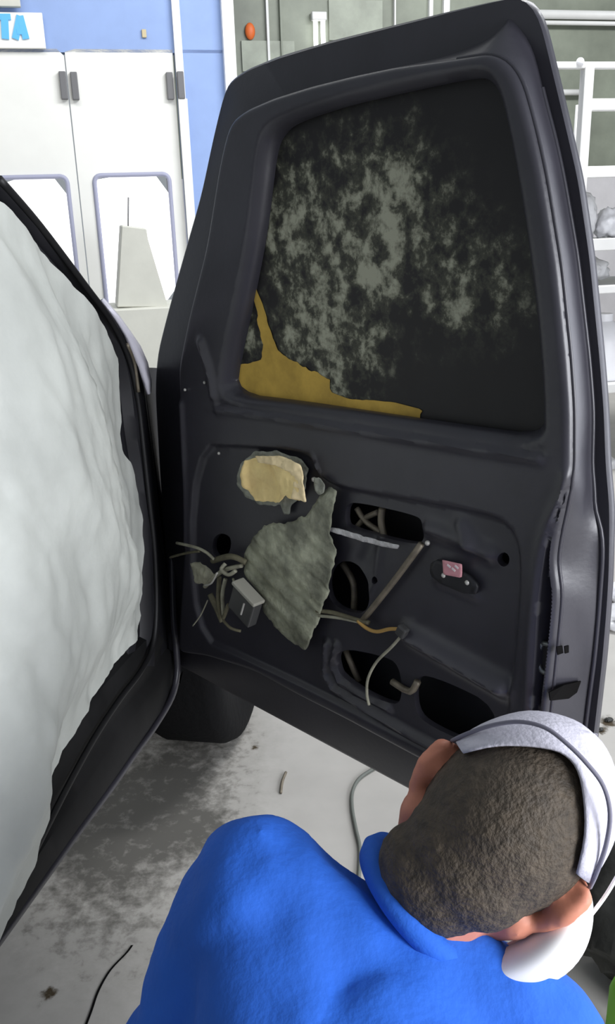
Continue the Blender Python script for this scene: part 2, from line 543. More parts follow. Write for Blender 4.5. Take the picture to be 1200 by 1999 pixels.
bm = bmesh.new(); box(bm, BW.P(BA(0, 0)[0] - .55, BA(0, -10)[1], .06), (1.35, .05, .16), Matrix((BW.e1, BW.n, BW.e2)).transposed(), .004)
tag(obj('duct_cover', bm, GREYP, smooth=False), 'pale grey cover strip just above the white sign', 'panel')
bm = bmesh.new(); box(bm, BW.P(*BA(281, 66), .01), (.03, .015, .05), Matrix((BW.e1, BW.n, BW.e2)).transposed(), .004)
tag(obj('warning_lamp', bm, mat('dull_yellow', (190, 176, 140), .5), smooth=False), 'tiny dull yellow lamp on the blue panel above booth doors', 'lamp')

# wall to the right of the booth, a step further back
RW = Plane(BW.P(0, 0, -.9), BW.e1, BW.n)
def on_rw(name, a0, a1, b0, b1, thick, mt, h=0.0, kind='structure', parent=None):
    bm = bmesh.new()
    box(bm, RW.P((a0 + a1) / 2, (b0 + b1) / 2, h + thick / 2), (abs(a1 - a0), thick, abs(b1 - b0)), Matrix((RW.e1, RW.n, RW.e2)).transposed())
    o = obj(name, bm, mt, parent, smooth=False)
    if kind: o['kind'] = kind
    return o
q0 = RW.ab(300, 0)[0]
zmid = RW.ab(1150, 330)[1]
on_rw('wall_right_upper', q0, 7.0, zmid, 3.2, .1, WALLG, -.1)
on_rw('wall_right_lower', q0, 7.0, -RW.o.z, zmid, .1, WALLP, -.1)
for i, (u, w, mt_) in enumerate([(520, .018, RACK), (546, .014, WALLG), (838, .03, WHITEP), (868, .05, WHITEP), (768, .012, RACK)]):
    a = RW.ab(u, 30)[0]
    o = on_rw('trim_%d' % (i + 3), a - w / 2, a + w / 2, zmid - .2, 3.2, .04, mt_)
# paler squares high on the dim wall; the one above the door paints a reflection
for (u0, v0, u1, v1) in [(640, 0, 745, 80), (470, 80, 575, 140)]:
    a0, b1 = RW.ab(u0, v0); a1, b0 = RW.ab(u1, v1)
    tag(on_rw('wall_patch', a0, a1, b0, b1, .02, mat('wall_patch_grey', (150, 156, 142), .5, var=.2, vscale=4), .0, kind=None),
        'large pale square painted as a reflection on the dim wall above the door' if u0 == 640 else 'low pale panel on the dim wall beside the white booth post', 'panel')
lp = empty('wall_lamp', RW.hit(620, 85)); tag(lp, 'bright twin tube lamp on the dim wall above the door', 'lamp')
a, b = RW.ab(620, 62)
m3 = Matrix((RW.e1, RW.n, RW.e2)).transposed()
bm = bmesh.new(); box(bm, RW.P(a, b + .1, .04), (.12, .06, .06), m3, .008); obj('lamp_housing', bm, RACK, lp, smooth=False)
for s in (-1, 1):
    bm = bmesh.new(); tube(bm, [RW.P(a + s * .03, b + .07, .05), RW.P(a + s * .03, b - .12, .05)], .018, 10, smooth=0); obj('lamp_tube', bm, LAMPM, lp)
a, b = RW.ab(487, 62)
bm = bmesh.new(); bmesh.ops.create_uvsphere(bm, u_segments=16, v_segments=10, radius=.05)
bmesh.ops.transform(bm, matrix=Matrix.Translation(RW.P(a, b, .02)) @ m3.to_4x4() @ Matrix.Diagonal((.8, .5, 1.2, 1)), verts=bm.verts)
tag(obj('beacon', bm, ORANGE), 'small orange beacon on the dim wall beside the white booth post', 'lamp')

# pale tapered cabinet with a thin rod, standing before the booth
GP = Plane(at(270, 600, 5.2), BW.e1, BW.n)
gb = -GP.o.z
cb = empty('equipment_cabinet', GP.P(GP.ab(270, 600)[0], gb, -.2)); tag(cb, 'pale grey cabinet with tapered top standing before the lit booth window', 'cabinet')
def prism(pts, depth, P, h0):
    bm = bmesh.new()
    f = [bm.verts.new(P.P(a, b, h0)) for a, b in pts]; k = [bm.verts.new(P.P(a, b, h0 - depth)) for a, b in pts]
    bm.faces.new(f); bm.faces.new(k[::-1])
    for i in range(len(f)):
        j = (i + 1) % len(f); bm.faces.new((f[i], f[j], k[j], k[i]))
    return bm
up = GP.poly([(228, 600), (237, 440), (286, 446), (289, 468), (326, 592), (328, 600)])
bm = prism(up, .3, GP, 0); bmesh.ops.bevel(bm, geom=list(bm.edges), offset=.006, segments=1, affect='EDGES'); obj('tapered_top', bm, GREYP, cb, smooth=False)
zs = GP.ab(270, 600)[1]
bl, br = GP.ab(195, 600)[0], GP.ab(420, 600)[0]
bm = prism([(bl, gb), (br, gb), (br, zs), (bl, zs)], .45, GP, .06); bmesh.ops.bevel(bm, geom=list(bm.edges), offset=.008, segments=1, affect='EDGES'); obj('cabinet_body', bm, GREYP, cb, smooth=False)
bm = bmesh.new(); tube(bm, [GP.hit(250, 446, -.15), GP.hit(250.5, 385, -.15)], .005, 6, smooth=0); obj('rod', bm, HINGE, cb)

# ------------------------------------------------------------------ rack on the right
KP = Plane(at(1140, 300, 4.4), BW.e1, BW.n)
kb = -KP.o.z
rk = empty('storage_rack', KP.P(.4, kb, -.2)); tag(rk, 'pale metal storage rack behind the right edge of the open door', 'rack')
k3 = Matrix((KP.e1, KP.n, KP.e2)).transposed()
aN = KP.ab(1142, 200)[0]; aX = aN + 1.5
def kbox(name, a0, a1, b0, b1, h0, h1, mt=RACK, parent=rk, bev=.004):
    bm = bmesh.new(); box(bm, KP.P((a0 + a1) / 2, (b0 + b1) / 2, (h0 + h1) / 2), (a1 - a0, h1 - h0, b1 - b0), k3, bev)
    return obj(name, bm, mt, parent, smooth=False)
ptop = KP.ab(1142, 130)[1]
kbox('post', aN - .025, aN + .025, kb, ptop, -.025, .025)
kbox('post', aN - .025, aN + .025, kb, ptop, -.62, -.57)
kbox('post', aX - .025, aX + .025, kb, ptop, -.025, .025)
kbox('post', aX - .025, aX + .025, kb, ptop, -.62, -.57)
for v, th in [(205, .055), (336, .055), (478, .06), (566, .04), (760, .05), (985, .05)]:
    b = KP.ab(1160, v)[1]
    kbox('beam', aN + .025, aX - .025, b - th / 2, b + th / 2, -.02, .02)
    if v > 300: kbox('shelf', aN + .025, aX - .025, b - .006, b + .01, -.60, -.021)
for v, th in [(128, .03)]:
    b = KP.ab(1100, v)[1]
    kbox('beam', aN - .35, aX, b - th / 2, b + th / 2, -.02, .02)
bm = bmesh.new(); bmesh.ops.create_uvsphere(bm, u_segments=12, v_segments=8, radius=.02)
bmesh.ops.translate(bm, vec=KP.hit(1132, 121, .02), verts=bm.verts); obj('bolt', bm, DRUM, rk)
bm = bmesh.new(); tube(bm, [KP.hit(1130, 205, -.3), KP.hit(1118, 360, -.3)], .018, 8, smooth=0); obj('brace', bm, RACK, rk)
for v, nm in [(172, 'a'), (184, 'b'), (200, 'c')]:
    pass
# pipes on the far wall behind the rack
for k, (v, th, lab) in enumerate([(32, .07, 'thick pale pipe along the far wall, topmost of the pair'), (48, .035, 'thin white pipe along the far wall just under the thick pipe'),
                                  (182, .05, 'white pipe on the far wall, seen low between rack post and door')]):
    a0 = RW.ab(1015, v)[0]; b = RW.ab(1120, v)[1]
    a1 = 7.0 if k < 2 else RW.ab(1136, v)[0]
    bm = bmesh.new(); tube(bm, [RW.P(a0, b, .06), RW.P(a1, b, .06)], th / 2, 10, smooth=0)
    tag(obj('wall_pipe', bm, RACK), lab, 'pipe', 'pipes along the far wall')

def crumple(name, c, s, mt, label, cat, group=None, amp=.25, seed=0, parent=None):
    bm = bmesh.new(); bmesh.ops.create_icosphere(bm, subdivisions=4, radius=1.0)
    for v in bm.verts:
        p = v.co.copy()
        k = 1 + amp * noise.fractal(p * 1.7 + Vector((seed * 3.1, 0, 0)), 1, 2, 4) + amp * .7 * abs(noise.noise(p * 3.3 + Vector((0, seed, 0))))
        v.co = Vector((p.x * s[0] * k, p.y * s[1] * k, max(p.z, -.75) * s[2] * k))
    zmin = min(v.co.z for v in bm.verts)
    for v in bm.verts:
        if v.co.z < zmin + s[2] * .12: v.co.z = zmin
    bmesh.ops.transform(bm, matrix=Matrix.Translation(Vector(c) - Vector((0, 0, zmin))) @ k3.to_4x4(), verts=bm.verts)
    o = obj(name, bm, mt, parent)
    if label: tag(o, label, cat, group)
    return o
def on_shelf(u, v, dx=0): # base point on the shelf whose beam is at photo row v
    a = KP.ab(u, v)[0]; b = KP.ab(1160, v)[1] + .012
    return KP.P(a, b, -.24)
crumple('plastic_bag', on_shelf(1176, 478), (.08, .09, .12), BAG, 'tall crumpled clear bag beside the rack post, on the upper shelf', 'bag', 'bags on the storage rack', seed=1)
crumple('plastic_bag', on_shelf(1232, 478), (.07, .09, .08), DRUM, 'white pointed bag at the photo edge on the upper shelf', 'bag', 'bags on the storage rack', seed=2)
crumple('plastic_bag', on_shelf(1190, 566), (.10, .11, .07), BAG, 'squat grey clear bag on the second shelf of the rack', 'bag', 'bags on the storage rack', seed=3)
crumple('plastic_bag', on_shelf(1215, 985), (.11, .12, .10), BAG, 'clear bag low on the rack behind the door edge', 'bag', 'bags on the storage rack', seed=4)
bm = bmesh.new()
p = on_shelf(1216, 760)
prof = [(.0, 0), (.13, 0), (.14, .02), (.14, .22), (.12, .27), (.07, .31), (.045, .32), (.045, .36), (0, .36)]
n = 24
rings = [[bm.verts.new(p + Vector((r_ * math.cos(2 * math.pi * k / n), r_ * math.sin(2 * math.pi * k / n), z))) for k in range(n)] for r_, z in prof if r_ > 0]
for i in range(len(rings) - 1):
    for k in range(n): bm.faces.new((rings[i][k], rings[i][(k + 1) % n], rings[i + 1][(k + 1) % n], rings[i + 1][k]))
bm.faces.new(rings[0]); bm.faces.new(rings[-1])
tag(obj('plastic_canister', bm, DRUM, angle=50), 'big white plastic canister on the rack shelf beside the door edge', 'canister')
def fl_pt(u, v):
    r = px_ray(u, v); return CAM + r * (-CAM.z / r.z)
crumple('paper_wad', fl_pt(1203, 1172), (.05, .05, .04), DRUM, 'white paper wad on the floor beside the door edge', 'paper', seed=5)
crumple('rag', fl_pt(1225, 1215), (.12, .1, .03), BAG, 'flat grey rag on the floor at the right edge of the photo', 'rag', seed=6)
for (u, v, s, lab) in [(1188, 1408, .013, 'larger dark debris flake on the floor right of the door'), (1172, 1427, .008, 'smaller dark debris flake on the floor right of the door')]:
    crumple('debris_flake', fl_pt(u, v), (s, s * .6, .006), DARKBAG, lab, 'debris', 'dark flakes on the floor', seed=int(u))

# ------------------------------------------------------------------ the truck
D = Plane((0.315, 1.12, 1.114), (.667, -.745, 0), (-.745, -.667, 0))
T = Plane((-.34, 1.85, 0.9), (math.sin(R(10)), math.cos(R(10)), 0), (math.cos(R(10)), -math.sin(R(10)), 0))
tr = empty('pickup_truck', (-.75, 1.6, 0))
tag(tr, 'dark primer pickup truck with its stripped front door swung wide open', 'truck')

JD = -.065
left1 = [(345, 1275), (350, 1180), (358, 1060), (357, 950), (350, 800), (345, 720), (365, 620), (400, 480), (425, 320), (440, 255)]
top1 = [(440, 255), (452, 232), (480, 212), (530, 190), (600, 168), (680, 148), (760, 131), (880, 114), (950, 103)]
right1 = [(950, 103), (985, 118), (1008, 153), (1022, 200), (1040, 270), (1057, 350), (1085, 520), (1104, 700), (1111, 800), (1111, 920), (1107, 953), (1088, 1037), (1078, 1099), (1088, 1161), (1081, 1239), (1071, 1336), (1060, 1450), (1040, 1600)]
bot1 = [(1040, 1600), (1000, 1582), (809, 1481), (667, 1404), (584, 1362), (493, 1312), (400, 1282), (345, 1275)]
left0 = [(338, 1296), (324, 1180), (318, 1050), (308, 900), (300, 760), (305, 690), (325, 610), (350, 520), (390, 380), (415, 260), (436, 175)]
top0 = [(436, 175), (450, 155), (480, 135), (540, 110), (640, 80), (760, 50), (880, 20), (960, 2), (1015, -8)]
right0 = [(1015, -8), (1038, 3), (1056, 38), (1066, 80), (1095, 200), (1130, 350), (1152, 500), (1172, 700), (1180, 800), (1184, 907), (1192, 995), (1189, 1125), (1185, 1190), (1177, 1288), (1163, 1411), (1150, 1520), (1130, 1640), (1115, 1714)]
bot0 = [(1115, 1714), (1020, 1662), (780, 1533), (520, 1393), (440, 1350), (360, 1306), (338, 1296)]
rightJ = [(990, 30), (1030, 72), (1045, 110), (1066, 200), (1085, 270), (1102, 350), (1128, 500), (1151, 700), (1159, 800), (1158, 860), (1156, 914), (1163, 963), (1159, 995), (1175, 1021), (1178, 1080), (1169, 1206), (1161, 1288), (1150, 1369), (1140, 1450), (1115, 1660)]
def sm(p, n=5): return [tuple(q) for q in catmull([(a, b) for a, b in p], n)] if False else p
def rs(px, n, h): return resample(D.poly(px, h), n)
NS = (60, 60, 90, 50)
C1 = [rs(p, n, 0) for p, n in zip((left1, top1, right1, bot1), NS)]
C0 = [rs(p, n, JD) for p, n in zip((left0, top0, right0, bot0), NS)]
CJ = [C1[0].copy(), C1[1].copy(), rs(rightJ, NS[2], JD), C1[3].copy()]
w = np.linspace(0, 1, NS[1]) ** 4
CJ[1] = CJ[1] * (1 - w[:, None]) + (CJ[2][0] * w[:, None] + CJ[1] * 0)  # run into the corner
w = np.linspace(1, 0, NS[3]) ** 8
CJ[3] = CJ[3] * (1 - w[:, None]) + CJ[2][-1] * w[:, None]
loop1 = np.vstack([c[:-1] for c in C1]); loopJ = np.vstack([c[:-1] for c in CJ]); loop0 = np.vstack([c[:-1] for c in C0])
def smooth_loop(L, it=2):
    for _ in range(it): L = (np.roll(L, 1, 0) + 2 * L + np.roll(L, -1, 0)) / 4
    return L
loop1 = smooth_loop(loop1); loopJ = smooth_loop(loopJ); loop0 = smooth_loop(loop0)

pp = lambda pts: D.poly(pts, 0)
Wf = chaikin(pp([(424, 784), (432, 700), (455, 600), (480, 470), (492, 370), (500, 290), (512, 250), (545, 225), (650, 190), (760, 163), (880, 137), (935, 130), (962, 146), (982, 190), (1008, 320), (1033, 480), (1052, 640), (1062, 780), (1062, 876), (900, 853), (700, 822), (560, 801)]), 2)
Rc = chaikin(pp([(372, 868), (480, 870), (560, 878), (606, 888), (622, 930), (660, 950), (740, 965), (830, 980), (930, 998), (975, 1012), (1005, 1042), (1016, 1095), (1012, 1200), (1000, 1330), (985, 1440), (960, 1535), (800, 1452), (640, 1365), (480, 1288), (372, 1240)]), 2)
holes_px = [
    [(668, 984), (700, 985), (800, 1008), (818, 1020), (821, 1058), (800, 1068), (672, 1034), (664, 1020)],
    [(640, 1105), (680, 1095), (708, 1128), (718, 1170), (702, 1206), (640, 1188), (628, 1140)],
    [(655, 1268), (735, 1283), (772, 1300), (778, 1372), (755, 1382), (662, 1330), (648, 1300)],
    [(802, 1318), (860, 1333), (965, 1385), (952, 1475), (832, 1424), (799, 1392)],
    [(408, 1052), (425, 1042), (445, 1052), (440, 1085), (420, 1095), (405, 1080)]]
holes = [chaikin(pp(h), 2) for h in holes_px]
def disc(u, v, r, n=14, sy=1.3): return pp([(u + r * math.cos(2 * math.pi * k / n), v + r * sy * math.sin(2 * math.pi * k / n)) for k in range(n)])
holes += [disc(975, 1096, 11), disc(725, 1135, 6)]
band = chaikin(pp([(1110, 940), (1088, 1000), (1068, 1060), (1058, 1125), (1050, 1190), (1046, 1271), (1041, 1345), (1036, 1450), (1020, 1590), (1026, 1590), (1046, 1450), (1057, 1336), (1068, 1239), (1075, 1161), (1066, 1099), (1075, 1037), (1095, 970)]), 2)
beadA = pp([(1104, 930), (1094, 968), (1068, 1018), (1051, 1070), (1042, 1130), (1036, 1195), (1031, 1275), (1028, 1335), (1022, 1450), (1010, 1560)])
def ridge(P, pts, r, hgt): return hgt * np.exp(-(dist_line(P, pp(pts)) / r) ** 2)
def door_h(P):
    h = np.zeros(len(P))
    d1 = sdf(P, loop1)
    q = np.clip(.011 + d1, 0, .011)                      # rounded outer edge
    h -= (.011 - np.sqrt(np.maximum(.011 ** 2 - q * q, 0)))
    h -= .027 * (1 - sstep(-.022, .004, sdf(P, Wf)))
    h -= .010 * (1 - sstep(-.007, .003, sdf(P, Rc)))
    h -= .022 * (1 - sstep(-.006, .002, sdf(P, band)))
    h += .004 * np.exp(-(dist_line(P, beadA) / .006) ** 2)
    h += ridge(P, [(425, 800), (560, 818), (700, 840), (900, 871), (1050, 892)], .009, .007)
    h -= ridge(P, [(425, 790), (560, 808), (700, 829), (900, 860), (1055, 883)], .006, .006)
    h += ridge(P, [(392, 668), (404, 705), (414, 745), (417, 772)], .008, .009)
    h += ridge(P, [(352, 790), (357, 900), (358, 1060)], .009, .006)
    h += ridge(P, [(832, 1034), (880, 1052), (948, 1084)], .012, .012)
    h += ridge(P, [(893, 1028), (905, 1048), (912, 1062)], .011, .010)
    h += ridge(P, [(795, 1242), (870, 1285), (975, 1345)], .015, .024)
    h += ridge(P, [(632, 1262), (630, 1318), (646, 1346), (700, 1382), (800, 1440), (860, 1472)], .008, .012)
    h += ridge(P, [(650, 1262), (642, 1302), (658, 1336), (752, 1388)], .006, .009)
    h += ridge(P, [(850, 1135), (890, 1150), (920, 1165)], .010, .006)
    h += ridge(P, [(610, 890), (624, 930)], .004, .003)
    h -= ridge(P, [(700, 1100), (726, 1040)], .012, .004)
    h += ridge(P, [(735, 1060), (728, 1130), (700, 1190)], .008, .004)
    return h
bm = bmesh.new()
liftD = lambda a, b, h: D.P(a, b, h)
glass_hole = chaikin(pp([(436, 772), (444, 700), (466, 600), (491, 470), (503, 370), (511, 295), (523, 262), (555, 238), (650, 206), (760, 180), (880, 154), (927, 149), (948, 160), (968, 200), (993, 325), (1018, 480), (1037, 640), (1046, 780), (1047, 858), (900, 838), (700, 808), (560, 787)]), 2)
cdt_fill(loop1, [glass_hole] + holes, .0055, door_h, liftD, bm, lip=.012, feats=[(loop1, [-.0015, -.004, -.007, -.011]), (Wf, [-.022, -.016, -.009, -.002, .004]), (Rc, [-.007, -.003, .0, .003]), (band, [-.006, -.002, .002])])
# jamb, flange and outer skin
hz = door_h(loop1)
n1 = len(loop1)
i0, i1 = NS[0] - 1 + NS[1] - 1, NS[0] - 1 + NS[1] - 1 + NS[2] - 1
def wrap(L): return np.vstack([L, L[:1]])
rows = []
K = 7
for k in range(K + 1):
    t = k / K
    row = []
    for i in range(n1 + 1):
        j = i % n1
        a, b = loop1[j] * (1 - t) + loopJ[j] * t
        h = hz[j] * (1 - t) + JD * t
        if i0 < j < i1:
            p = D.P(a, b, h)
            # pressed dimples on the lock face
            env = math.sin(math.pi * t)
            zb_ = b
            h += .010 * env * (noise.noise(Vector((zb_ * 9, t * 1.5, 3.3)))) * (1 if b < D.ab(1110, 880)[1] else .12)
        row.append(D.P(a, b, h))
    rows.append(row)
strip(bm, rows)
loopJ2 = loopJ
mid = loopJ * .06 + loop0 * .94
cen0 = loop0.mean(0)
strip(bm, [[D.P(*p, JD) for p in wrap(loopJ)], [D.P(*p, JD + .001) for p in wrap(mid)], [D.P(*p, JD - .004) for p in wrap(loop0)],
           [D.P(*p, JD - .012) for p in wrap(loop0)], [D.P(*p, JD - .02) for p in wrap(loop0 * .985 + cen0 * .015)]])
# rolled lips along the lock face
tube(bm, [D.P(*loop1[k], hz[k] - .0015) for k in range(i0 - 6, i1 - 2)], .0032, 8, smooth=0)
tube(bm, [D.P(*loopJ[k], JD + .002) for k in range(i0 + 8, i1 - 2)], .0036, 8, smooth=0)
bmesh.ops.remove_doubles(bm, verts=bm.verts, dist=.0004)
door = obj('door', bm, PAINT, tr, angle=48)
door['_w'] = tuple(tr.location)
def dpart(name, bm, mt, smooth=True, angle=None, label=None):
    o = obj(name, bm, mt, None, smooth, angle)
    o.parent = door
    o.matrix_parent_inverse = Matrix.Identity(4)
    if label: o['label'] = label
    return o
# outer skin
bm = bmesh.new()
skin = loop0 * .985 + cen0 * .015
sill_b = D.ab(760, 850)[1]
ghole2 = glass_hole
cdt_fill(skin, [glass_hole], .03, lambda P: np.full(len(P), JD - .02), liftD, bm)
dpart('outer_skin', bm, PAINT2)
# glass covered in dust with torn yellow masking paper
def glass_attr(V):
    out = np.zeros((len(V), 3))
    blobs = [(690, 430, .10, .40), (560, 440, .07, .34), (640, 560, .12, .32), (760, 370, .07, .35), (900, 560, .06, .45), (980, 560, .05, .22), (590, 620, .06, .35),
             (600, 680, .06, .42), (660, 730, .04, .38), (720, 680, .03, .32), (480, 640, .035, .5), (480, 690, .03, .45), (840, 440, .06, .22), (560, 340, .05, .22), (730, 520, .05, .2), (700, 780, .04, .2)]
    for u, v, s, w in blobs:
        a, b = D.ab(u, v, -.03)
        out[:, 0] += w * np.exp(-((V[:, 0] - a) ** 2 + (V[:, 1] - b) ** 2) / (2 * (s * .9) ** 2))
    out[:, 0] *= .74
    for u, v, s, w in [(660, 600, .010, .9), (655, 580, .008, .6), (705, 538, .014, .7), (730, 535, .010, .6), (745, 430, .012, .7), (765, 460, .014, .6), (785, 480, .010, .5), (780, 370, .016, .6), (590, 480, .014, .5), (575, 470, .012, .5),
                       (900, 600, .018, .5), (905, 580, .016, .4), (720, 690, .012, .5), (730, 660, .012, .3), (580, 575, .014, .35), (540, 480, .015, .3), (520, 460, .012, .3), (610, 700, .02, .3), (560, 700, .02, .25)]:
        a, b = D.ab(u, v, -.03)
        out[:, 0] += w * np.exp(-((V[:, 0] - a) ** 2 + (V[:, 1] - b) ** 2) / (2 * s ** 2))
    out[:, 0] = np.minimum(out[:, 0], .5 + .35 * np.maximum(out[:, 0] - .5, 0))
    return np.clip(out, 0, 1)
bm = bmesh.new()
gl = chaikin(D.poly([(424, 784), (432, 700), (455, 600), (480, 470), (492, 370), (500, 290), (512, 250), (545, 225), (650, 190), (760, 163), (880, 137), (935, 130), (962, 146), (982, 190), (1008, 320), (1033, 480), (1052, 640), (1062, 780), (1062, 876), (900, 853), (700, 822), (560, 801)], 0), 2)
cdt_fill(gl, [], .008, lambda P: np.full(len(P), -.034), liftD, bm, glass_attr)
cdt_fill(gl, [], .06, lambda P: np.full(len(P), -.039), liftD, bm)
dpart('window_glass', bm, GLASSM, label='dark window glass smeared with grey dust')
def ragged(px, h, amp=.004, step=.006, seed=0.0, n=None, it=1):
    L = densify(chaikin(D.poly(px, h), it) if it else D.poly(px, h), step)
    c = L.mean(0); out = []
    for i, p in enumerate(L):
        d = (p - c) / (np.hypot(*(p - c)) + 1e-9)
        out.append(p + d * amp * noise.fractal(Vector((p[0] * 60 + seed, p[1] * 60, seed)), 1, 2, 3))
    return [tuple(p) for p in out]
bm = bmesh.new()
yp = ragged([(452, 782), (456, 728), (470, 712), (500, 706), (512, 690), (506, 650), (496, 600), (488, 560), (496, 556), (508, 590), (522, 635), (538, 682), (560, 700), (596, 716), (640, 742), (648, 768), (680, 780), (760, 784), (822, 800), (820, 831), (690, 812), (560, 792)], -.03, .009, .004, 1.0, it=0)
cdt_fill(yp, [], .008, lambda P: np.array([-.0325 + .0012 * noise.noise(Vector((p[0] * 25, p[1] * 25, 0))) for p in P]), liftD, bm)
dpart('masking_paper', bm, PAPER2, label='torn yellow masking paper at the foot of the window')

# inner parts seen through the openings
def dtube(name, pts, r, mt, h=None, sm_=5, label=None, r2=None):
    bm = bmesh.new()
    P3 = [D.hit(p[0], p[1], p[2] if len(p) > 2 else (h if h is not None else .0)) for p in pts]
    tube(bm, P3, r, 8, r2, smooth=sm_)
    return dpart(name, bm, mt, label=label)
dtube('regulator_arm', [(690, 1036), (712, 1012), (738, 1000)], .005, STEEL, -.03)
dtube('regulator_arm', [(696, 992), (714, 1018), (745, 1040)], .005, STEEL, -.028)
dtube('regulator_arm', [(746, 992), (744, 1020), (752, 1058)], .006, STEEL, -.026)
dtube('regulator_arm', [(668, 1100), (690, 1140), (690, 1200)], .006, STEEL, -.035)
dtube('lock_rod', [(822, 1062, .004), (768, 1135, .004), (705, 1214, .004)], .0055, STEEL, sm_=3)
dtube('cross_brace', [(668, 1255, -.03), (700, 1330, -.035)], .006, STEEL, sm_=3)
dtube('cross_brace', [(765, 1330, -.004), (800, 1350, -.004), (815, 1330, -.004)], .006, STEEL, sm_=3)

# white ragged tape under the upper opening
def dsheet(name, px, h, amp, mt, step=.006, bumpy=.002, bs=40, seed=0., thick=.0, label=None, prof=None):
    L = ragged(px, h, amp, step, seed, it=0 if amp > 0 else 1)
    bm = bmesh.new()
    def hf(P):
        r = np.array([h + bumpy * noise.fractal(Vector((p[0] * bs, p[1] * bs, seed)), 1, 2, 3) for p in P])
        if prof is not None: r = r + prof(P)
        return r
    cdt_fill(L, [], step, hf, liftD, bm)
    o = dpart(name, bm, mt, label=label)
    s = o.modifiers.new('thick', 'SOLIDIFY'); s.thickness = .0012 if not thick else thick
    return o
dsheet('tape_strip', [(641, 1029), (660, 1031), (700, 1043), (740, 1055), (780, 1064), (778, 1072), (745, 1066), (700, 1054), (660, 1042), (644, 1037)], .003, .0035, TAPEW, .003, .001, 80, 2., label='ragged white tape strip')
# taped-over speaker opening
sp_out = [(463, 930), (470, 905), (500, 881), (545, 880), (590, 896), (601, 915), (598, 950), (590, 968), (570, 985), (566, 1004), (556, 1004), (553, 985), (510, 985), (478, 968), (464, 948)]
def bulge(cx, cy, r, hgt, flat=.75):
    c = np.array(D.ab(cx, cy, 0))
    return lambda P: hgt * np.clip(1.4 - np.hypot(*(P - c).T) / r, 0, 1 - (1 - flat))
dsheet('tape_ring', sp_out, -.004, .004, TAPE, .005, .002, 50, 3., label='grey tape round the speaker opening', prof=bulge(532, 935, .06, .007))
cpap = np.array(D.ab(528, 938, 0))
def paper_prof(P):
    q = P - cpap
    th = np.arctan2(q[:, 1], q[:, 0]); r = np.hypot(q[:, 0], q[:, 1])
    rr_ = .062 * (1 + .05 * np.cos(5 * th + .6))
    return np.where(r < rr_ * .70, -.004, -.004 + .009 * np.clip((r - rr_ * .70) / .010, 0, 1)) + .0016 * np.sin(3 * th + .5)
dsheet('speaker_cover', [(482, 897), (505, 892), (545, 891), (583, 906), (588, 935), (592, 976), (568, 971), (564, 964), (545, 982), (520, 980), (499, 978), (474, 946), (472, 930)], .019, .0025, PAPER, .004, .0022, 45, 4., label='crumpled kraft paper cover taped over the speaker opening', prof=paper_prof)
PAPERL = mat('kraft_paper_light', (252, 228, 180), .8, var=.1, vscale=30, bump=.3, bscale=50)
dsheet('paper_fold', [(500, 890), (548, 889), (586, 906), (592, 935), (597, 980), (570, 973), (574, 940), (568, 922), (540, 909), (503, 903)], .026, .002, PAPERL, .004, .003, 60, 14., label='paler folded edge of the paper cover')
# dusty moisture sheet hanging off the panel
def vap(P):
    c = np.array(D.ab(570, 1110, 0))
    d = np.hypot(*(P - c).T)
    an = np.array([.006 * noise.fractal(Vector((p[0] * 7 + p[1] * 9, p[1] * 34 + p[0] * 14, 2.)), 1, 2, 3) for p in P])
    return .008 * np.clip(1 - d / .16, 0, 1) + an
dsheet('moisture_sheet', [(500, 1045), (520, 1024), (560, 1020), (600, 1006), (622, 975), (640, 948), (656, 958), (652, 1000), (642, 1038), (658, 1075), (648, 1120), (642, 1160), (628, 1195), (612, 1240), (598, 1268), (575, 1258), (545, 1232), (516, 1195), (515, 1160), (482, 1130), (476, 1100), (484, 1065)], .010, .006, PLASTIC, .006, .0025, 16, 5., label='dusty torn plastic moisture sheet', prof=vap)
dsheet('clip_flap', [(612, 930), (622, 932), (634, 945), (632, 962), (620, 968), (613, 950)], .014, .003, TAPE, .003, .003, 60, 6.)
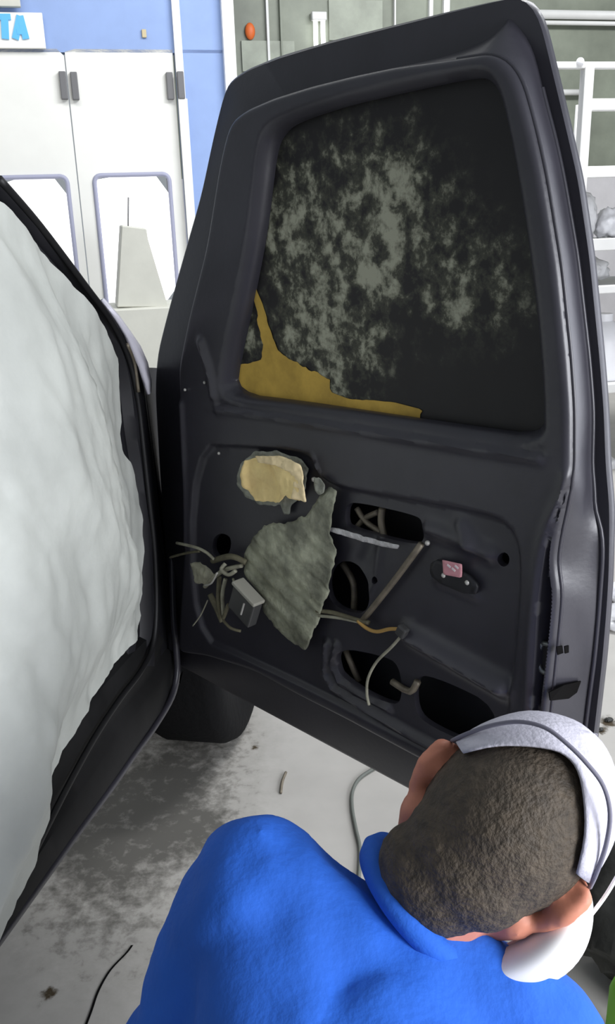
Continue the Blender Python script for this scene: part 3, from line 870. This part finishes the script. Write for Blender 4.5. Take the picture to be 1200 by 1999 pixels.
# wiring module and loom
mc = D.hit(478, 1180, .045)
mrot = (Matrix((D.e1, D.n, D.e2)).transposed()) @ Matrix.Rotation(R(24), 3, 'Y')
bm = bmesh.new(); box(bm, mc, (.066, .022, .060), mrot, .003); mod = dpart('wiring_module', bm, MODULE, smooth=False)
bm = bmesh.new(); box(bm, mc + mrot @ Vector((0, .001, .033)), (.070, .028, .008), mrot, .002); dpart('module_lid', bm, MODTOP, smooth=False, label='pale lid edge of the wiring module')
bm = bmesh.new(); box(bm, mc + mrot @ Vector((.008, .012, 0)), (.003, .003, .03), mrot, .0005); dpart('module_clip', bm, BOLT, smooth=False)
for i, (pts, r, mt_) in enumerate([
    ([(345, 1060, .02), (380, 1068, .03), (402, 1078, .03), (418, 1092, .03)], .0032, WIRE),
    ([(332, 1088, .02), (362, 1080, .025), (390, 1076, .03)], .0026, WIRED),
    ([(415, 1095, .02), (450, 1086, .03), (480, 1098, .02)], .006, WIRED),
    ([(400, 1145, .03), (420, 1125, .035), (440, 1112, .03), (472, 1104, .02)], .0045, WIRE),
    ([(400, 1143, .045), (413, 1138, .05), (424, 1118, .05)], .0018, BOLT),
    ([(428, 1125, .03), (426, 1170, .04), (432, 1208, .03)], .0045, WIRED),
    ([(440, 1130, .035), (434, 1160, .04), (436, 1200, .035)], .004, WIRE),
    ([(405, 1172, .035), (392, 1200, .03), (376, 1222, .03)], .0014, WIRE),
    ([(410, 1160, .03), (424, 1190, .03), (434, 1214, .03)], .006, WIRED),
    ([(434, 1210, .03), (450, 1226, .03), (470, 1232, .02)], .003, WIRED),
    ([(455, 1130, .035), (460, 1150, .05), (456, 1166, .05)], .0025, WIRE),
    ([(440, 1100, .03), (432, 1112, .04), (446, 1122, .04), (460, 1114, .035)], .004, WIRE),
    ([(446, 1180, .04), (440, 1196, .04), (436, 1206, .035)], .004, WIRED),
    ([(618, 1192, .012), (650, 1196, .01), (690, 1208, .008), (720, 1216, .006)], .004, WIRED),
    ([(622, 1202, .014), (660, 1206, .01), (700, 1214, .008)], .003, WIRE),
    ([(698, 1212, .01), (715, 1226, .01), (735, 1233, .01), (760, 1228, .01), (782, 1228, .008)], .0032, WIREY),
    ([(786, 1238, .01), (765, 1262, .01), (735, 1292, .01), (718, 1325, .01), (716, 1355, .01), (720, 1376, .008)], .0026, WIRE)]):
    dtube('wire', pts, r, mt_)
dsheet('connector_wrap', [(372, 1100), (392, 1098), (412, 1112), (420, 1125), (400, 1142), (382, 1136)], .035, .004, WIRE, .004, .006, 40, 8.)
bm = bmesh.new(); box(bm, D.hit(785, 1232, .012), (.018, .014, .02), mrot, .003); dpart('connector', bm, MODULE, smooth=False)
# bracket with bolts and a small pink sticker
dsheet('bracket_plate', [(842, 1100), (858, 1088), (938, 1132), (932, 1166), (846, 1130)], -.004, .0, PAINT2, .006, .0, 40, 0, thick=.006)
dsheet('sticker', [(864, 1093), (902, 1101), (902, 1128), (866, 1121)], .003, .0004, STICKER, .004, .0, 40, 0, label='small pink and white sticker')
for (u, v) in [(876, 1105), (885, 1112), (891, 1107)]:
    bm = bmesh.new(); box(bm, D.hit(u, v, .0045), (.007, .001, .003), mrot); dpart('sticker_mark', bm, STICKW, smooth=False)
for (u, v) in [(866, 1123), (912, 1137), (834, 1060), (612, 936)]:
    bm = bmesh.new(); bmesh.ops.create_uvsphere(bm, u_segments=10, v_segments=6, radius=.0042); bmesh.ops.translate(bm, vec=D.hit(u, v, .001), verts=bm.verts); dpart('bolt', bm, BOLT)
for (u, v) in [(361, 761), (399, 747), (427, 885)]:
    bm = bmesh.new(); bmesh.ops.create_uvsphere(bm, u_segments=10, v_segments=6, radius=.003); bmesh.ops.translate(bm, vec=D.hit(u, v, .003), verts=bm.verts); dpart('bolt', bm, BOLT)
# latch opening in the lock face
bm = bmesh.new()
tube(bm, [D.hit(u, v, -.012) for u, v in [(1058, 1255), (1076, 1262), (1080, 1290), (1072, 1312), (1056, 1308), (1050, 1280), (1058, 1255)]], .004, 6, smooth=3)
dpart('latch', bm, mat('latch_metal', (120, 124, 122), .3, metal=.7))
def dpatch(name, px, h, mt):
    bm = bmesh.new(); cdt_fill(ragged(px, h, .002, .005, 9.), [], .008, lambda P: np.full(len(P), h), liftD, bm); return dpart(name, bm, mt)
dpatch('latch_pocket', [(1052, 1250), (1078, 1254), (1080, 1312), (1052, 1308)], -.013, BLACK)
def jpatch(name, px, t, mt):
    """dark opening lying on the lock face between panel edge and flange"""
    bm = bmesh.new()
    bm.faces.new([bm.verts.new(D.hit(u, v, h)) for u, v, h in px]); 
    o = dpart(name, bm, mt, smooth=False); s = o.modifiers.new('t', 'SOLIDIFY'); s.thickness = .002; return o
jpatch('lock_hole', [(1085, 1262, -.0), (1096, 1260, -.008), (1098, 1274, -.008), (1087, 1278, -.0)], 0, CAVITY)
jpatch('lock_hole', [(1102, 1262, -.012), (1110, 1260, -.018), (1110, 1274, -.018), (1103, 1276, -.012)], 0, CAVITY)
jpatch('rust_gap', [(1072, 1352, .006), (1100, 1338, -.016), (1134, 1330, -.048), (1126, 1352, -.046), (1110, 1364, -.03), (1074, 1368, .006)], 0, CAVITY)

# A-pillar and hinge pillar
secs = [((-60, 276), (-60, 336)), ((0, 348), (0, 402)), ((60, 418), (55, 462)), ((130, 500), (105, 520)), ((180, 556), (155, 580)), ((225, 612), (196, 640)), ((262, 662), (212, 700)), ((288, 720), (222, 770)),
        ((300, 800), (232, 860)), ((312, 900), (244, 930)), ((322, 1000), (252, 1010)), ((330, 1120), (256, 1130)), ((338, 1220), (256, 1240)), ((342, 1300), (246, 1300))]
Oa = [tuple(v) for v in catmull([T.ab(*s[0]) for s in secs], 5)]
Ia = [tuple(v) for v in catmull([T.ab(*s[1]) for s in secs], 5)]
prof = [(-.02, -.10), (0, -.03), (.03, -.004), (.12, .0), (.2, -.012), (.3, -.012), (.36, .008), (.42, .012), (.48, .006), (.52, -.02), (.62, -.024), (.7, -.01), (.85, -.004), (.96, -.012), (1.0, -.03), (1.0, -.12)]
bm = bmesh.new()
strip(bm, [[T.P(i[0] * (1 - t) + o[0] * t, i[1] * (1 - t) + o[1] * t, h) for t, h in prof] for o, i in zip(Oa, Ia)])
pil = obj('door_pillar', bm, PAINT2, tr, angle=40)
bm = bmesh.new(); tube(bm, [T.P(*(np.array(T.ab(u, v))), .014) for u, v in [(-20, 350), (60, 440), (150, 556), (205, 630), (238, 700), (256, 780), (268, 880), (278, 970), (290, 1080), (293, 1190), (286, 1260), (262, 1310), (222, 1362), (176, 1430), (130, 1510), (80, 1605), (20, 1720), (-60, 1860)]], .006, 8)
obj('door_seal', bm, BLACK, tr)
bm = bmesh.new()
tw = [(198, 584, 1), (225, 618, 3), (245, 648, 4), (262, 680, 7), (276, 712, 7), (286, 745, 5), (290, 768, 1.5)]  # pale strip that paints the bright reflection along the pillar edge
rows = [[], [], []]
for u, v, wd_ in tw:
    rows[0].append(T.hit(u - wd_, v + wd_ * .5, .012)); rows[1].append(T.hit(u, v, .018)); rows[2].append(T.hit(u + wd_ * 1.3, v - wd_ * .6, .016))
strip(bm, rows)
o = obj('pillar_glint', bm, GLINT, tr); o.modifiers.new('t', 'SOLIDIFY').thickness = .004
bm = bmesh.new(); tube(bm, [T.hit(248, 672, .02), T.hit(262, 710, .02), T.hit(270, 765, .02)], .004, 6); obj('check_strap', bm, STEEL, tr)
# sill / rocker
up_ = [(300, 1225), (262, 1255), (225, 1295), (185, 1340), (130, 1430), (80, 1520), (30, 1615), (-60, 1770), (-160, 1930)]
lo_ = [(352, 1300), (340, 1370), (300, 1425), (262, 1478), (215, 1545), (150, 1632), (80, 1728), (0, 1838), (-110, 1990)]
Ua = [tuple(v) for v in catmull([T.ab(*p) for p in up_], 5)]; La = [tuple(v) for v in catmull([T.ab(*p) for p in lo_], 5)]
sp_ = [(0, -.10), (0, -.02), (.08, .0), (.3, .004), (.42, -.008), (.5, -.008), (.58, .006), (.85, .01), (.97, .0), (1.0, -.02), (1.0, -.12)]
bm = bmesh.new(); strip(bm, [[T.P(a[0] * (1 - t) + b[0] * t, a[1] * (1 - t) + b[1] * t, h) for t, h in sp_] for a, b in zip(Ua, La)])
obj('sill', bm, UNDERC, tr, angle=40)
# curled lower end of the pillar seal
bm = bmesh.new(); tube(bm, [T.hit(334, 1060, .0), T.hit(338, 1200, .014), T.hit(344, 1270, .02), T.hit(345, 1315, .02), T.hit(334, 1362, .016), T.hit(300, 1420, .008), T.hit(262, 1472, .004), T.hit(215, 1539, .004), T.hit(150, 1626, .004), T.hit(80, 1722, .004), T.hit(0, 1832, .004), T.hit(-80, 1940, .004)], .008, 8); obj('door_seal', bm, PAINT, tr)
# fender, added shade slab, wheel
fz = lambda z: z - T.o.z
arch = [(.53 + .42 * math.cos(t), fz(.38 + .42 * math.sin(t))) for t in np.linspace(math.pi, 0, 14)]
bm = prism([(-.02, fz(.40)), (.14, fz(.40))] + arch[0:] + [(1.15, fz(.42)), (1.2, fz(.8)), (1.1, fz(.98)), (.5, fz(1.10)), (.05, fz(1.185)), (-.02, fz(1.2))], .16, T, -.012)
bmesh.ops.bevel(bm, geom=[e for e in bm.edges if len(e.link_faces) == 2 and e.calc_face_angle(0) > .6], offset=.012, segments=2, affect='EDGES')
obj('front_fender', bm, PAINT2, tr, angle=35)
m3t = Matrix((T.n, T.e1, T.e2)).transposed()
bm = bmesh.new(); box(bm, T.P(-.35, fz(.31), -.97), (1.1, 1.9, .38), m3t, .02); obj('added_shade_slab', bm, CAVITY, tr, smooth=False)  # unseen slab, added and set low to shade the floor beneath
bm = bmesh.new(); box(bm, T.P(.85, fz(.55), -.80), (1.0, .9, .8), m3t, .02); obj('engine_bay', bm, CAVITY, tr, smooth=False)
bm = bmesh.new(); box(bm, T.P(.0, fz(.85), -.75), (1.25, .06, .7), m3t, .02); obj('firewall', bm, CAVITY, tr, smooth=False)
def lathe(prof, c, axis, n=40):
    bm = bmesh.new(); ax = Vector(axis).normalized(); a = ax.orthogonal().normalized(); b = ax.cross(a)
    rg = [[bm.verts.new(Vector(c) + ax * x + (a * math.cos(2 * math.pi * k / n) + b * math.sin(2 * math.pi * k / n)) * r_) for k in range(n)] for r_, x in prof]
    for i in range(len(rg) - 1):
        for k in range(n): bm.faces.new((rg[i][k], rg[i][(k + 1) % n], rg[i + 1][(k + 1) % n], rg[i + 1][k]))
    return bm
wc = T.P(.53, fz(.352), -.06)
wr_ = .35
whl = obj('front_wheel', lathe([(.20, -.12), (.30, -.125), (.335, -.11), (wr_, -.08), (wr_, .08), (.335, .11), (.30, .12), (.22, .112), (.205, .10)], wc, T.n), RUBBERT, tr)
whl['_w'] = tuple(tr.location)
for nm, bmx, mt_ in [('wheel_rim', lathe([(.205, .10), (.195, .095), (.18, .04), (.07, .03), (.06, .06), (.001, .062)], wc, T.n), RIM)]:
    o = obj(nm, bmx, mt_); o.parent = whl; o.matrix_parent_inverse = Matrix.Identity(4)

# ------------------------------------------------------------------ masking film over the door opening
fo = [(-60, 352), (0, 408), (50, 464), (100, 522), (150, 582), (190, 640), (212, 700), (222, 780), (226, 850), (232, 885), (246, 905), (258, 960), (264, 1040), (267, 1140), (264, 1215), (256, 1248), (222, 1290), (190, 1322), (168, 1362), (142, 1410), (110, 1462), (98, 1500), (86, 1560), (74, 1625), (40, 1712), (0, 1800), (-70, 1950), (-160, 2100), (-160, 900), (-130, 500)]
Lf = densify(T.poly(fo, .015), .012)
Lf = [tuple(p + .003 * np.array([noise.noise(Vector((p[0] * 40, p[1] * 40, 1))), noise.noise(Vector((p[0] * 40, p[1] * 40, 7)))])) for p in Lf]
fold = T.poly([(60, 520), (72, 640), (100, 760), (140, 890), (172, 1020), (205, 1130), (240, 1215)], .015)
def film_h(P):
    d = dist_line(P, fold)
    ds = sdf(P, Lf)
    pil_ = .028 + .045 * sstep(0, .25, -ds)
    # second layer lies over the first: a step along the fold
    f = np.asarray(fold); side = np.interp(P[:, 1], f[::-1, 1], f[::-1, 0])
    lay = .030 * sstep(-.004, .008, P[:, 0] * -1 + side) * sstep(.01, .16, -ds)
    w_ = np.array([.010 * noise.fractal(Vector((p[0] * 9 + p[1] * 3, p[1] * 3.0, 2.)), 1, 2, 4) + .004 * noise.fractal(Vector((p[0] * 30, p[1] * 14, 5.)), 1, 2, 3) for p in P])
    return pil_ + lay + w_
bm = bmesh.new()
cdt_fill(Lf, [], .011, film_h, lambda a, b, h: T.P(a, b, h), bm)
film = obj('masking_film', bm, FILM)
tag(film, 'hazy white plastic masking film covering the cab opening at left', 'plastic sheet')

# ------------------------------------------------------------------ floor things
bm = bmesh.new(); tube(bm, [fl_pt(u, v) + Vector((0, 0, .005)) for u, v in [(735, 1500), (702, 1522), (688, 1548), (687, 1580), (694, 1620), (702, 1660), (700, 1720)]], .005, 8)
tag(obj('air_hose', bm, CABLE), 'thin dark hose curving over the floor beside the blue shirt', 'hose')
bm = bmesh.new(); tube(bm, [fl_pt(u, v) + Vector((0, 0, .004)) for u, v in [(558, 1510), (551, 1528), (548, 1550)]], .004, 8)
tag(obj('metal_strip', bm, STEEL), 'short bent metal strip on the bright floor under the door', 'scrap')
bm = bmesh.new()
cr = [fl_pt(u, v) for u, v in [(258, 1846), (246, 1862), (215, 1895), (192, 1935), (178, 1975), (165, 2010), (150, 2060)]]
cr = catmull(cr, 4)
strip(bm, [[p + Vector((-.0025, 0, .0015)) for p in cr], [p + Vector((.0025, 0, .0015)) for p in cr]])
o = obj('floor_crack', bm, CAVITY); tag(o, 'thin dark crack line in the concrete at lower left', kind='structure')
crumple('rubbish_bag', fl_pt(1300, 1900), (.19, .17, .15), DARKBAG, 'crumpled dark rubbish bag in the lower right corner', 'bag', seed=11)
gp = fl_pt(1216, 2060)
bm = lathe([(.001, 0), (.035, 0), (.036, .02), (.036, .15), (.03, .17), (.014, .185), (.014, .21), (.001, .21)], gp, (0, 0, 1), 20)
tag(obj('bottle', bm, GREEN), 'green plastic bottle beside the dark rubbish bag', 'bottle')

# ------------------------------------------------------------------ the person
def ico(c, r, sub=2):
    return c, r
def hull_cap(bm, p0, r0, p1, r1):
    tmp = bmesh.new()
    for p, r_ in ((p0, r0), (p1, r1)):
        x = bmesh.ops.create_icosphere(tmp, subdivisions=2, radius=r_)
        bmesh.ops.translate(tmp, vec=Vector(p), verts=x['verts'])
    res = bmesh.ops.convex_hull(tmp, input=tmp.verts)
    bmesh.ops.delete(tmp, geom=[g for g in res['geom_interior'] if isinstance(g, bmesh.types.BMVert)], context='VERTS')
    me = bpy.data.meshes.new('tmp'); tmp.to_mesh(me); tmp.free(); bm.from_mesh(me); bpy.data.meshes.remove(me)
def chain(bm, pts):
    for (p, r_), (q, s_) in zip(pts[:-1], pts[1:]): hull_cap(bm, p, r_, q, s_)
def ellip(bm, c, rad, m3=None, sub=3):
    x = bmesh.ops.create_icosphere(bm, subdivisions=sub, radius=1.0)
    m = Matrix.Diagonal((*rad, 1))
    if m3 is not None: m = m3.to_4x4() @ m
    bmesh.ops.transform(bm, matrix=Matrix.Translation(Vector(c)) @ m, verts=x['verts'])
def remeshed(name, bm, voxel, it, mt, parent=None, disp=None):
    me = bpy.data.meshes.new(name); bm.to_mesh(me); bm.free()
    o = bpy.data.objects.new(name, me); COL.objects.link(o)
    m = o.modifiers.new('r', 'REMESH'); m.mode = 'VOXEL'; m.voxel_size = voxel
    s = o.modifiers.new('s', 'SMOOTH'); s.iterations = it; s.factor = .5
    dg = bpy.context.evaluated_depsgraph_get()
    me2 = bpy.data.meshes.new_from_object(o.evaluated_get(dg))
    o.modifiers.clear(); o.data = me2; bpy.data.meshes.remove(me)
    me2.name = name
    me2.materials.clear(); me2.materials.append(mt)
    if disp is not None:
        nn = [v.normal.copy() for v in me2.vertices]
        for v, n_ in zip(me2.vertices, nn): v.co += n_ * disp(v.co)
    for p in me2.polygons: p.use_smooth = True
    if parent is not None: o.parent = parent
    return o

HD = .88
HC = at(972, 1622, HD)
Fh = px_ray(972, 1622).normalized()
Uh = (rx * .71 + uy * .70); Uh = (Uh - Fh * Uh.dot(Fh)).normalized()
# chin a little tucked: crown leans towards the viewer
Uh = (Uh - Fh * .10).normalized(); Fh = (Fh - Uh * Fh.dot(Uh)).normalized()
Rh = Fh.cross(Uh).normalized()
h3 = Matrix((Rh, Fh, Uh)).transposed()     # local x = right, y = forward, z = up
hp = lambda x, y, z: HC + Rh * x + Fh * y + Uh * z
neck = at(805, 1800, .90)
lsh, rsh = at(512, 1742, .90), at(1045, 2055, .86)
pel = Vector((-.05, .33, .44))
spine = (neck - pel)
fdir = Vector((.38, .925, 0)).normalized(); lat = Vector((fdir.y, -fdir.x, 0))
chest = pel + spine * .72
body = bmesh.new()
# head, jaw, face
ellip(body, hp(0, 0, .02), (.076, .096, .100), h3)
ellip(body, hp(0, .035, -.05), (.058, .060, .070), h3)
chain(body, [(hp(0, .085, .01), .014), (hp(0, .112, -.03), .015)])                       # nose
for s in (-1, 1):
    chain(body, [(hp(.020 * s, .093, -.030), .011), (hp(.03 * s, .085, -.02), .012)])
    ellip(body, hp(.032 * s, .084, .012), (.014, .010, .011), h3, 2)                      # eyes
    chain(body, [(hp(.018 * s, .096, .032), .009), (hp(.048 * s, .080, .032), .008)])     # brows
    # ears
    chain(body, [(hp(.080 * s, -.004, .022), .010), (hp(.094 * s, -.022, .018), .009), (hp(.094 * s, -.026, -.006), .008), (hp(.084 * s, -.010, -.030), .009), (hp(.076 * s, .004, -.02), .009)])
for s in (-1, 1):
    ellip(body, hp(.083 * s, -.008, -.002), (.007, .020, .026), h3, 3)
    chain(body, [(hp(.066 * s, -.004, -.045), .020), (hp(.050 * s, .03, -.075), .02), (hp(.02 * s, .06, -.095), .018)])   # jaw line
chain(body, [(hp(-.022, .092, -.066), .009), (hp(0, .098, -.064), .010), (hp(.022, .092, -.066), .009)])   # lips
ellip(body, hp(0, .075, -.10), (.026, .022, .02), h3, 2)                                   # chin
chain(body, [(hp(0, -.012, -.06), .056), (neck + Uh * .02, .060), (neck - spine.normalized() * .05, .062)])
# torso core
chain(body, [(neck - spine.normalized() * .08, .055), (chest, .105), (pel + spine * .3, .11), (pel, .12)])
chain(body, [(lsh - spine.normalized() * .02, .038), (neck - spine.normalized() * .085, .05), (rsh - spine.normalized() * .02, .038)])
# arms
lel, rel_ = at(300, 2150, .97), at(1150, 2330, .92)
lwr, rwr = at(650, 1880, 1.10), at(1010, 2060, 1.08)
chain(body, [(lsh - spine.normalized() * .01, .042), (lel, .036), (lwr, .027)]); chain(body, [(rsh - spine.normalized() * .01, .042), (rel_, .036), (rwr, .027)])
def hand(wr, el, side, palm_n):
    d = (wr - el).normalized(); n_ = (palm_n - d * palm_n.dot(d)).normalized(); l_ = d.cross(n_).normalized()
    k0 = wr + d * .085
    for i in range(4):
        chain(body, [(wr + d * .012 + l_ * (i - 1.5) * .012, .013), (k0 + l_ * (i - 1.5) * .019, .0115)])
        f = (.040, .045, .042, .034)[i]
        p = k0 + l_ * (i - 1.5) * .020
        q = p + d * f * .85 + n_ * f * .3; r_ = q + d * f * .35 + n_ * f * .6; t = r_ + n_ * f * .45 - d * f * .05
        chain(body, [(p, .0095), (q, .0088), (r_, .008), (t, .007)])
    b = wr + d * .025 + l_ * side * .022
    chain(body, [(b, .014), (b + l_ * side * .028 + d * .028 + n_ * .01, .0115), (b + l_ * side * .034 + d * .058 + n_ * .022, .0095)])
hand(lwr, lel, 1, Vector((0, 0, -1))); hand(rwr, rel_, -1, Vector((0, 0, -1)))
# legs (squatting)
legs = []
for s in (-1, 1):
    hip = pel + lat * s * .09 - Vector((0, 0, .03))
    knee = hip + fdir * .36 + lat * s * .10 + Vector((0, 0, .10))
    ank = Vector((hip.x, hip.y, 0)) + fdir * .06 + lat * s * .06 + Vector((0, 0, .10))
    legs.append((hip, knee, ank))
    chain(body, [(hip, .085), (knee, .055), (ank, .038)])
    chain(body, [(ank, .036), (ank + fdir * .10 - Vector((0, 0, .06)), .034), (ank + fdir * .17 - Vector((0, 0, .068)), .026)])
person = remeshed('person', body, .0045, 5, SKIN)
tag(person, 'person crouching in a blue shirt and pale cap, head bent towards the door bottom', 'person')
# hair
bm = bmesh.new()
ellip(bm, hp(0, -.004, .016), (.0815, .0985, .1025), h3, 5)
ellip(bm, hp(0, -.036, -.035), (.068, .055, .058), h3, 4)
ellip(bm, hp(-.012, -.030, -.075), (.058, .048, .045), h3, 4)
o = remeshed('hair', bm, .005, 4, HAIR, person, lambda c: .0012 * noise.noise(c * 130))
me = o.data
b2 = bmesh.new(); b2.from_mesh(me)
kill = []
for v in b2.verts:
    q = h3.transposed() @ (v.co - HC)
    if (q.y > .02 and q.z < .055) or q.z < -.118 or (q.y > -.01 and q.z < -.01 and abs(q.x) > .05): kill.append(v)
bmesh.ops.delete(b2, geom=kill, context='VERTS'); b2.to_mesh(me); b2.free()
o.modifiers.new('t', 'SOLIDIFY').thickness = .006
# cap, cut in an arch at the back
bm = bmesh.new()
rows = []
NA, NE = 72, 16
for e_ in range(NE + 1):
    row = []
    for a_ in range(NA + 1):
        ph = 2 * math.pi * (a_ % NA) / NA
        x_, y_ = math.sin(ph), math.cos(ph)
        zr = .012 if y_ > 0 else .012 + .070 * max(0, 1 - (x_ / .80) ** 2) ** .8
        zr = min(zr, .10)
        e0 = math.asin(zr / .115)
        el = e0 + (math.pi / 2 - e0) * e_ / NE * .999
        k = 1 + .012 * noise.noise(Vector((x_ * 3, y_ * 3, el * 3)))
        row.append(hp(.090 * x_ * math.cos(el) * k, .108 * y_ * math.cos(el) * k, .020 + .115 * math.sin(el) * k))
    rows.append(row)
strip(bm, rows)
bmesh.ops.remove_doubles(bm, verts=bm.verts, dist=.0002)
o = obj('cap', bm, CAP, None); o.parent = person; o.modifiers.new('t', 'SOLIDIFY').thickness = .003
bm = bmesh.new()
tube(bm, [hp(.092 * math.sin(t), -.1 * math.cos(t) * .98, .128 - .02 * abs(math.cos(t)) - .10 * abs(math.sin(t)) ** 3) for t in np.linspace(-1.4, 1.4, 12)], .0022, 6)
o = obj('cap_seam', bm, mat('cap_seam', (120, 118, 132), .8)); o.parent = person
# brim, forward
bm = bmesh.new()
ellip(bm, hp(0, .125, .035), (.068, .055, .005), h3, 4); o = obj('cap_brim', bm, CAP); o.parent = person
# dust mask pulled round the right jaw, with its strap
bm = bmesh.new()
ellip(bm, hp(.104, .018, -.054), (.021, .042, .080), h3 @ Matrix.Rotation(R(12), 3, 'Y'), 5)
for v in bm.verts:
    q = h3.transposed() @ (v.co - HC) - Vector((.104, .018, -.054))
    v.co += Rh * (.006 * math.exp(-(q.y / .006) ** 2) - .35 * abs(q.z) * abs(q.z) / .068)
o = obj('dust_mask', bm, MASKW); o.parent = person
bm = bmesh.new()
tube(bm, [hp(.112, .02, .008), hp(.108, .018, .035), hp(.098, .016, .075)], .002, 6)
o = obj('mask_strap', bm, MASKW); o.parent = person
# shirt
bm = bmesh.new()
sd = spine.normalized()
shl = (rsh - lsh).normalized()
chain(bm, [(lsh, .078), (neck - sd * .075 + shl * -.03, .082), (neck - sd * .06, .082), (rsh, .070)])
for k in (-1, 1):
    base = lsh if k < 0 else rsh
    chain(bm, [(base * .75 + neck * .25 - sd * .05, .085), (chest - sd * .05 + shl * k * .085, .105), (pel + spine * .25 + shl * k * .07, .115), (pel + shl * k * .07, .12)])
chain(bm, [(neck - sd * .09, .09), (chest, .135), (pel + spine * .3, .13), (pel, .13)])
chain(bm, [(lsh, .078), (lsh * .4 + lel * .6, .062), (lel, .056), (lel * .25 + lwr * .75, .044), (lel * .1 + lwr * .9, .042)])
chain(bm, [(rsh, .070), (rsh * .4 + rel_ * .6, .062), (rel_, .056), (rel_ * .25 + rwr * .75, .044), (rel_ * .1 + rwr * .9, .042)])
def folds(c):
    return .003 + .015 * noise.fractal(c * 6.5 + Vector((3, 1, 0)), 1, 2, 3) + .004 * noise.noise(Vector((c.x * 24 + c.y * 10, c.y * 9, c.z * 16)))
shirt = remeshed('shirt', bm, .008, 8, SHIRT, person, folds)
bm = bmesh.new()
cN = neck + Uh * .022 - Rh * .006
ca = Uh; cA = Rh; cB = Fh
tube(bm, [cN + cA * .070 * math.cos(t) + cB * .074 * math.sin(t) + ca * (.008 * math.sin(t)) for t in np.linspace(0, 2 * math.pi, 18)], .014, 8)
o = obj('collar', bm, SHIRT); o.parent = person
bm = bmesh.new()
for hip, knee, ank in legs:
    chain(bm, [(hip, .105), (knee, .072), (ank + Vector((0, 0, .03)), .058)])
chain(bm, [(pel - lat * .06, .12), (pel + lat * .06, .12)])
remeshed('trousers', bm, .012, 6, TROUS, person)
for hip, knee, ank in legs:
    bm = bmesh.new()
    chain(bm, [(ank, .05), (ank + Vector((0, 0, -.045)) - fdir * .01, .052), (ank + fdir * .11 + Vector((0, 0, -.055)), .044), (ank + fdir * .19 + Vector((0, 0, -.062)), .036)])
    for v in bm.verts: v.co.z = max(v.co.z, .002)
    remeshed('boot', bm, .008, 3, BOOT, person)
for o in bpy.data.objects:
    if '_w' in o: del o['_w']
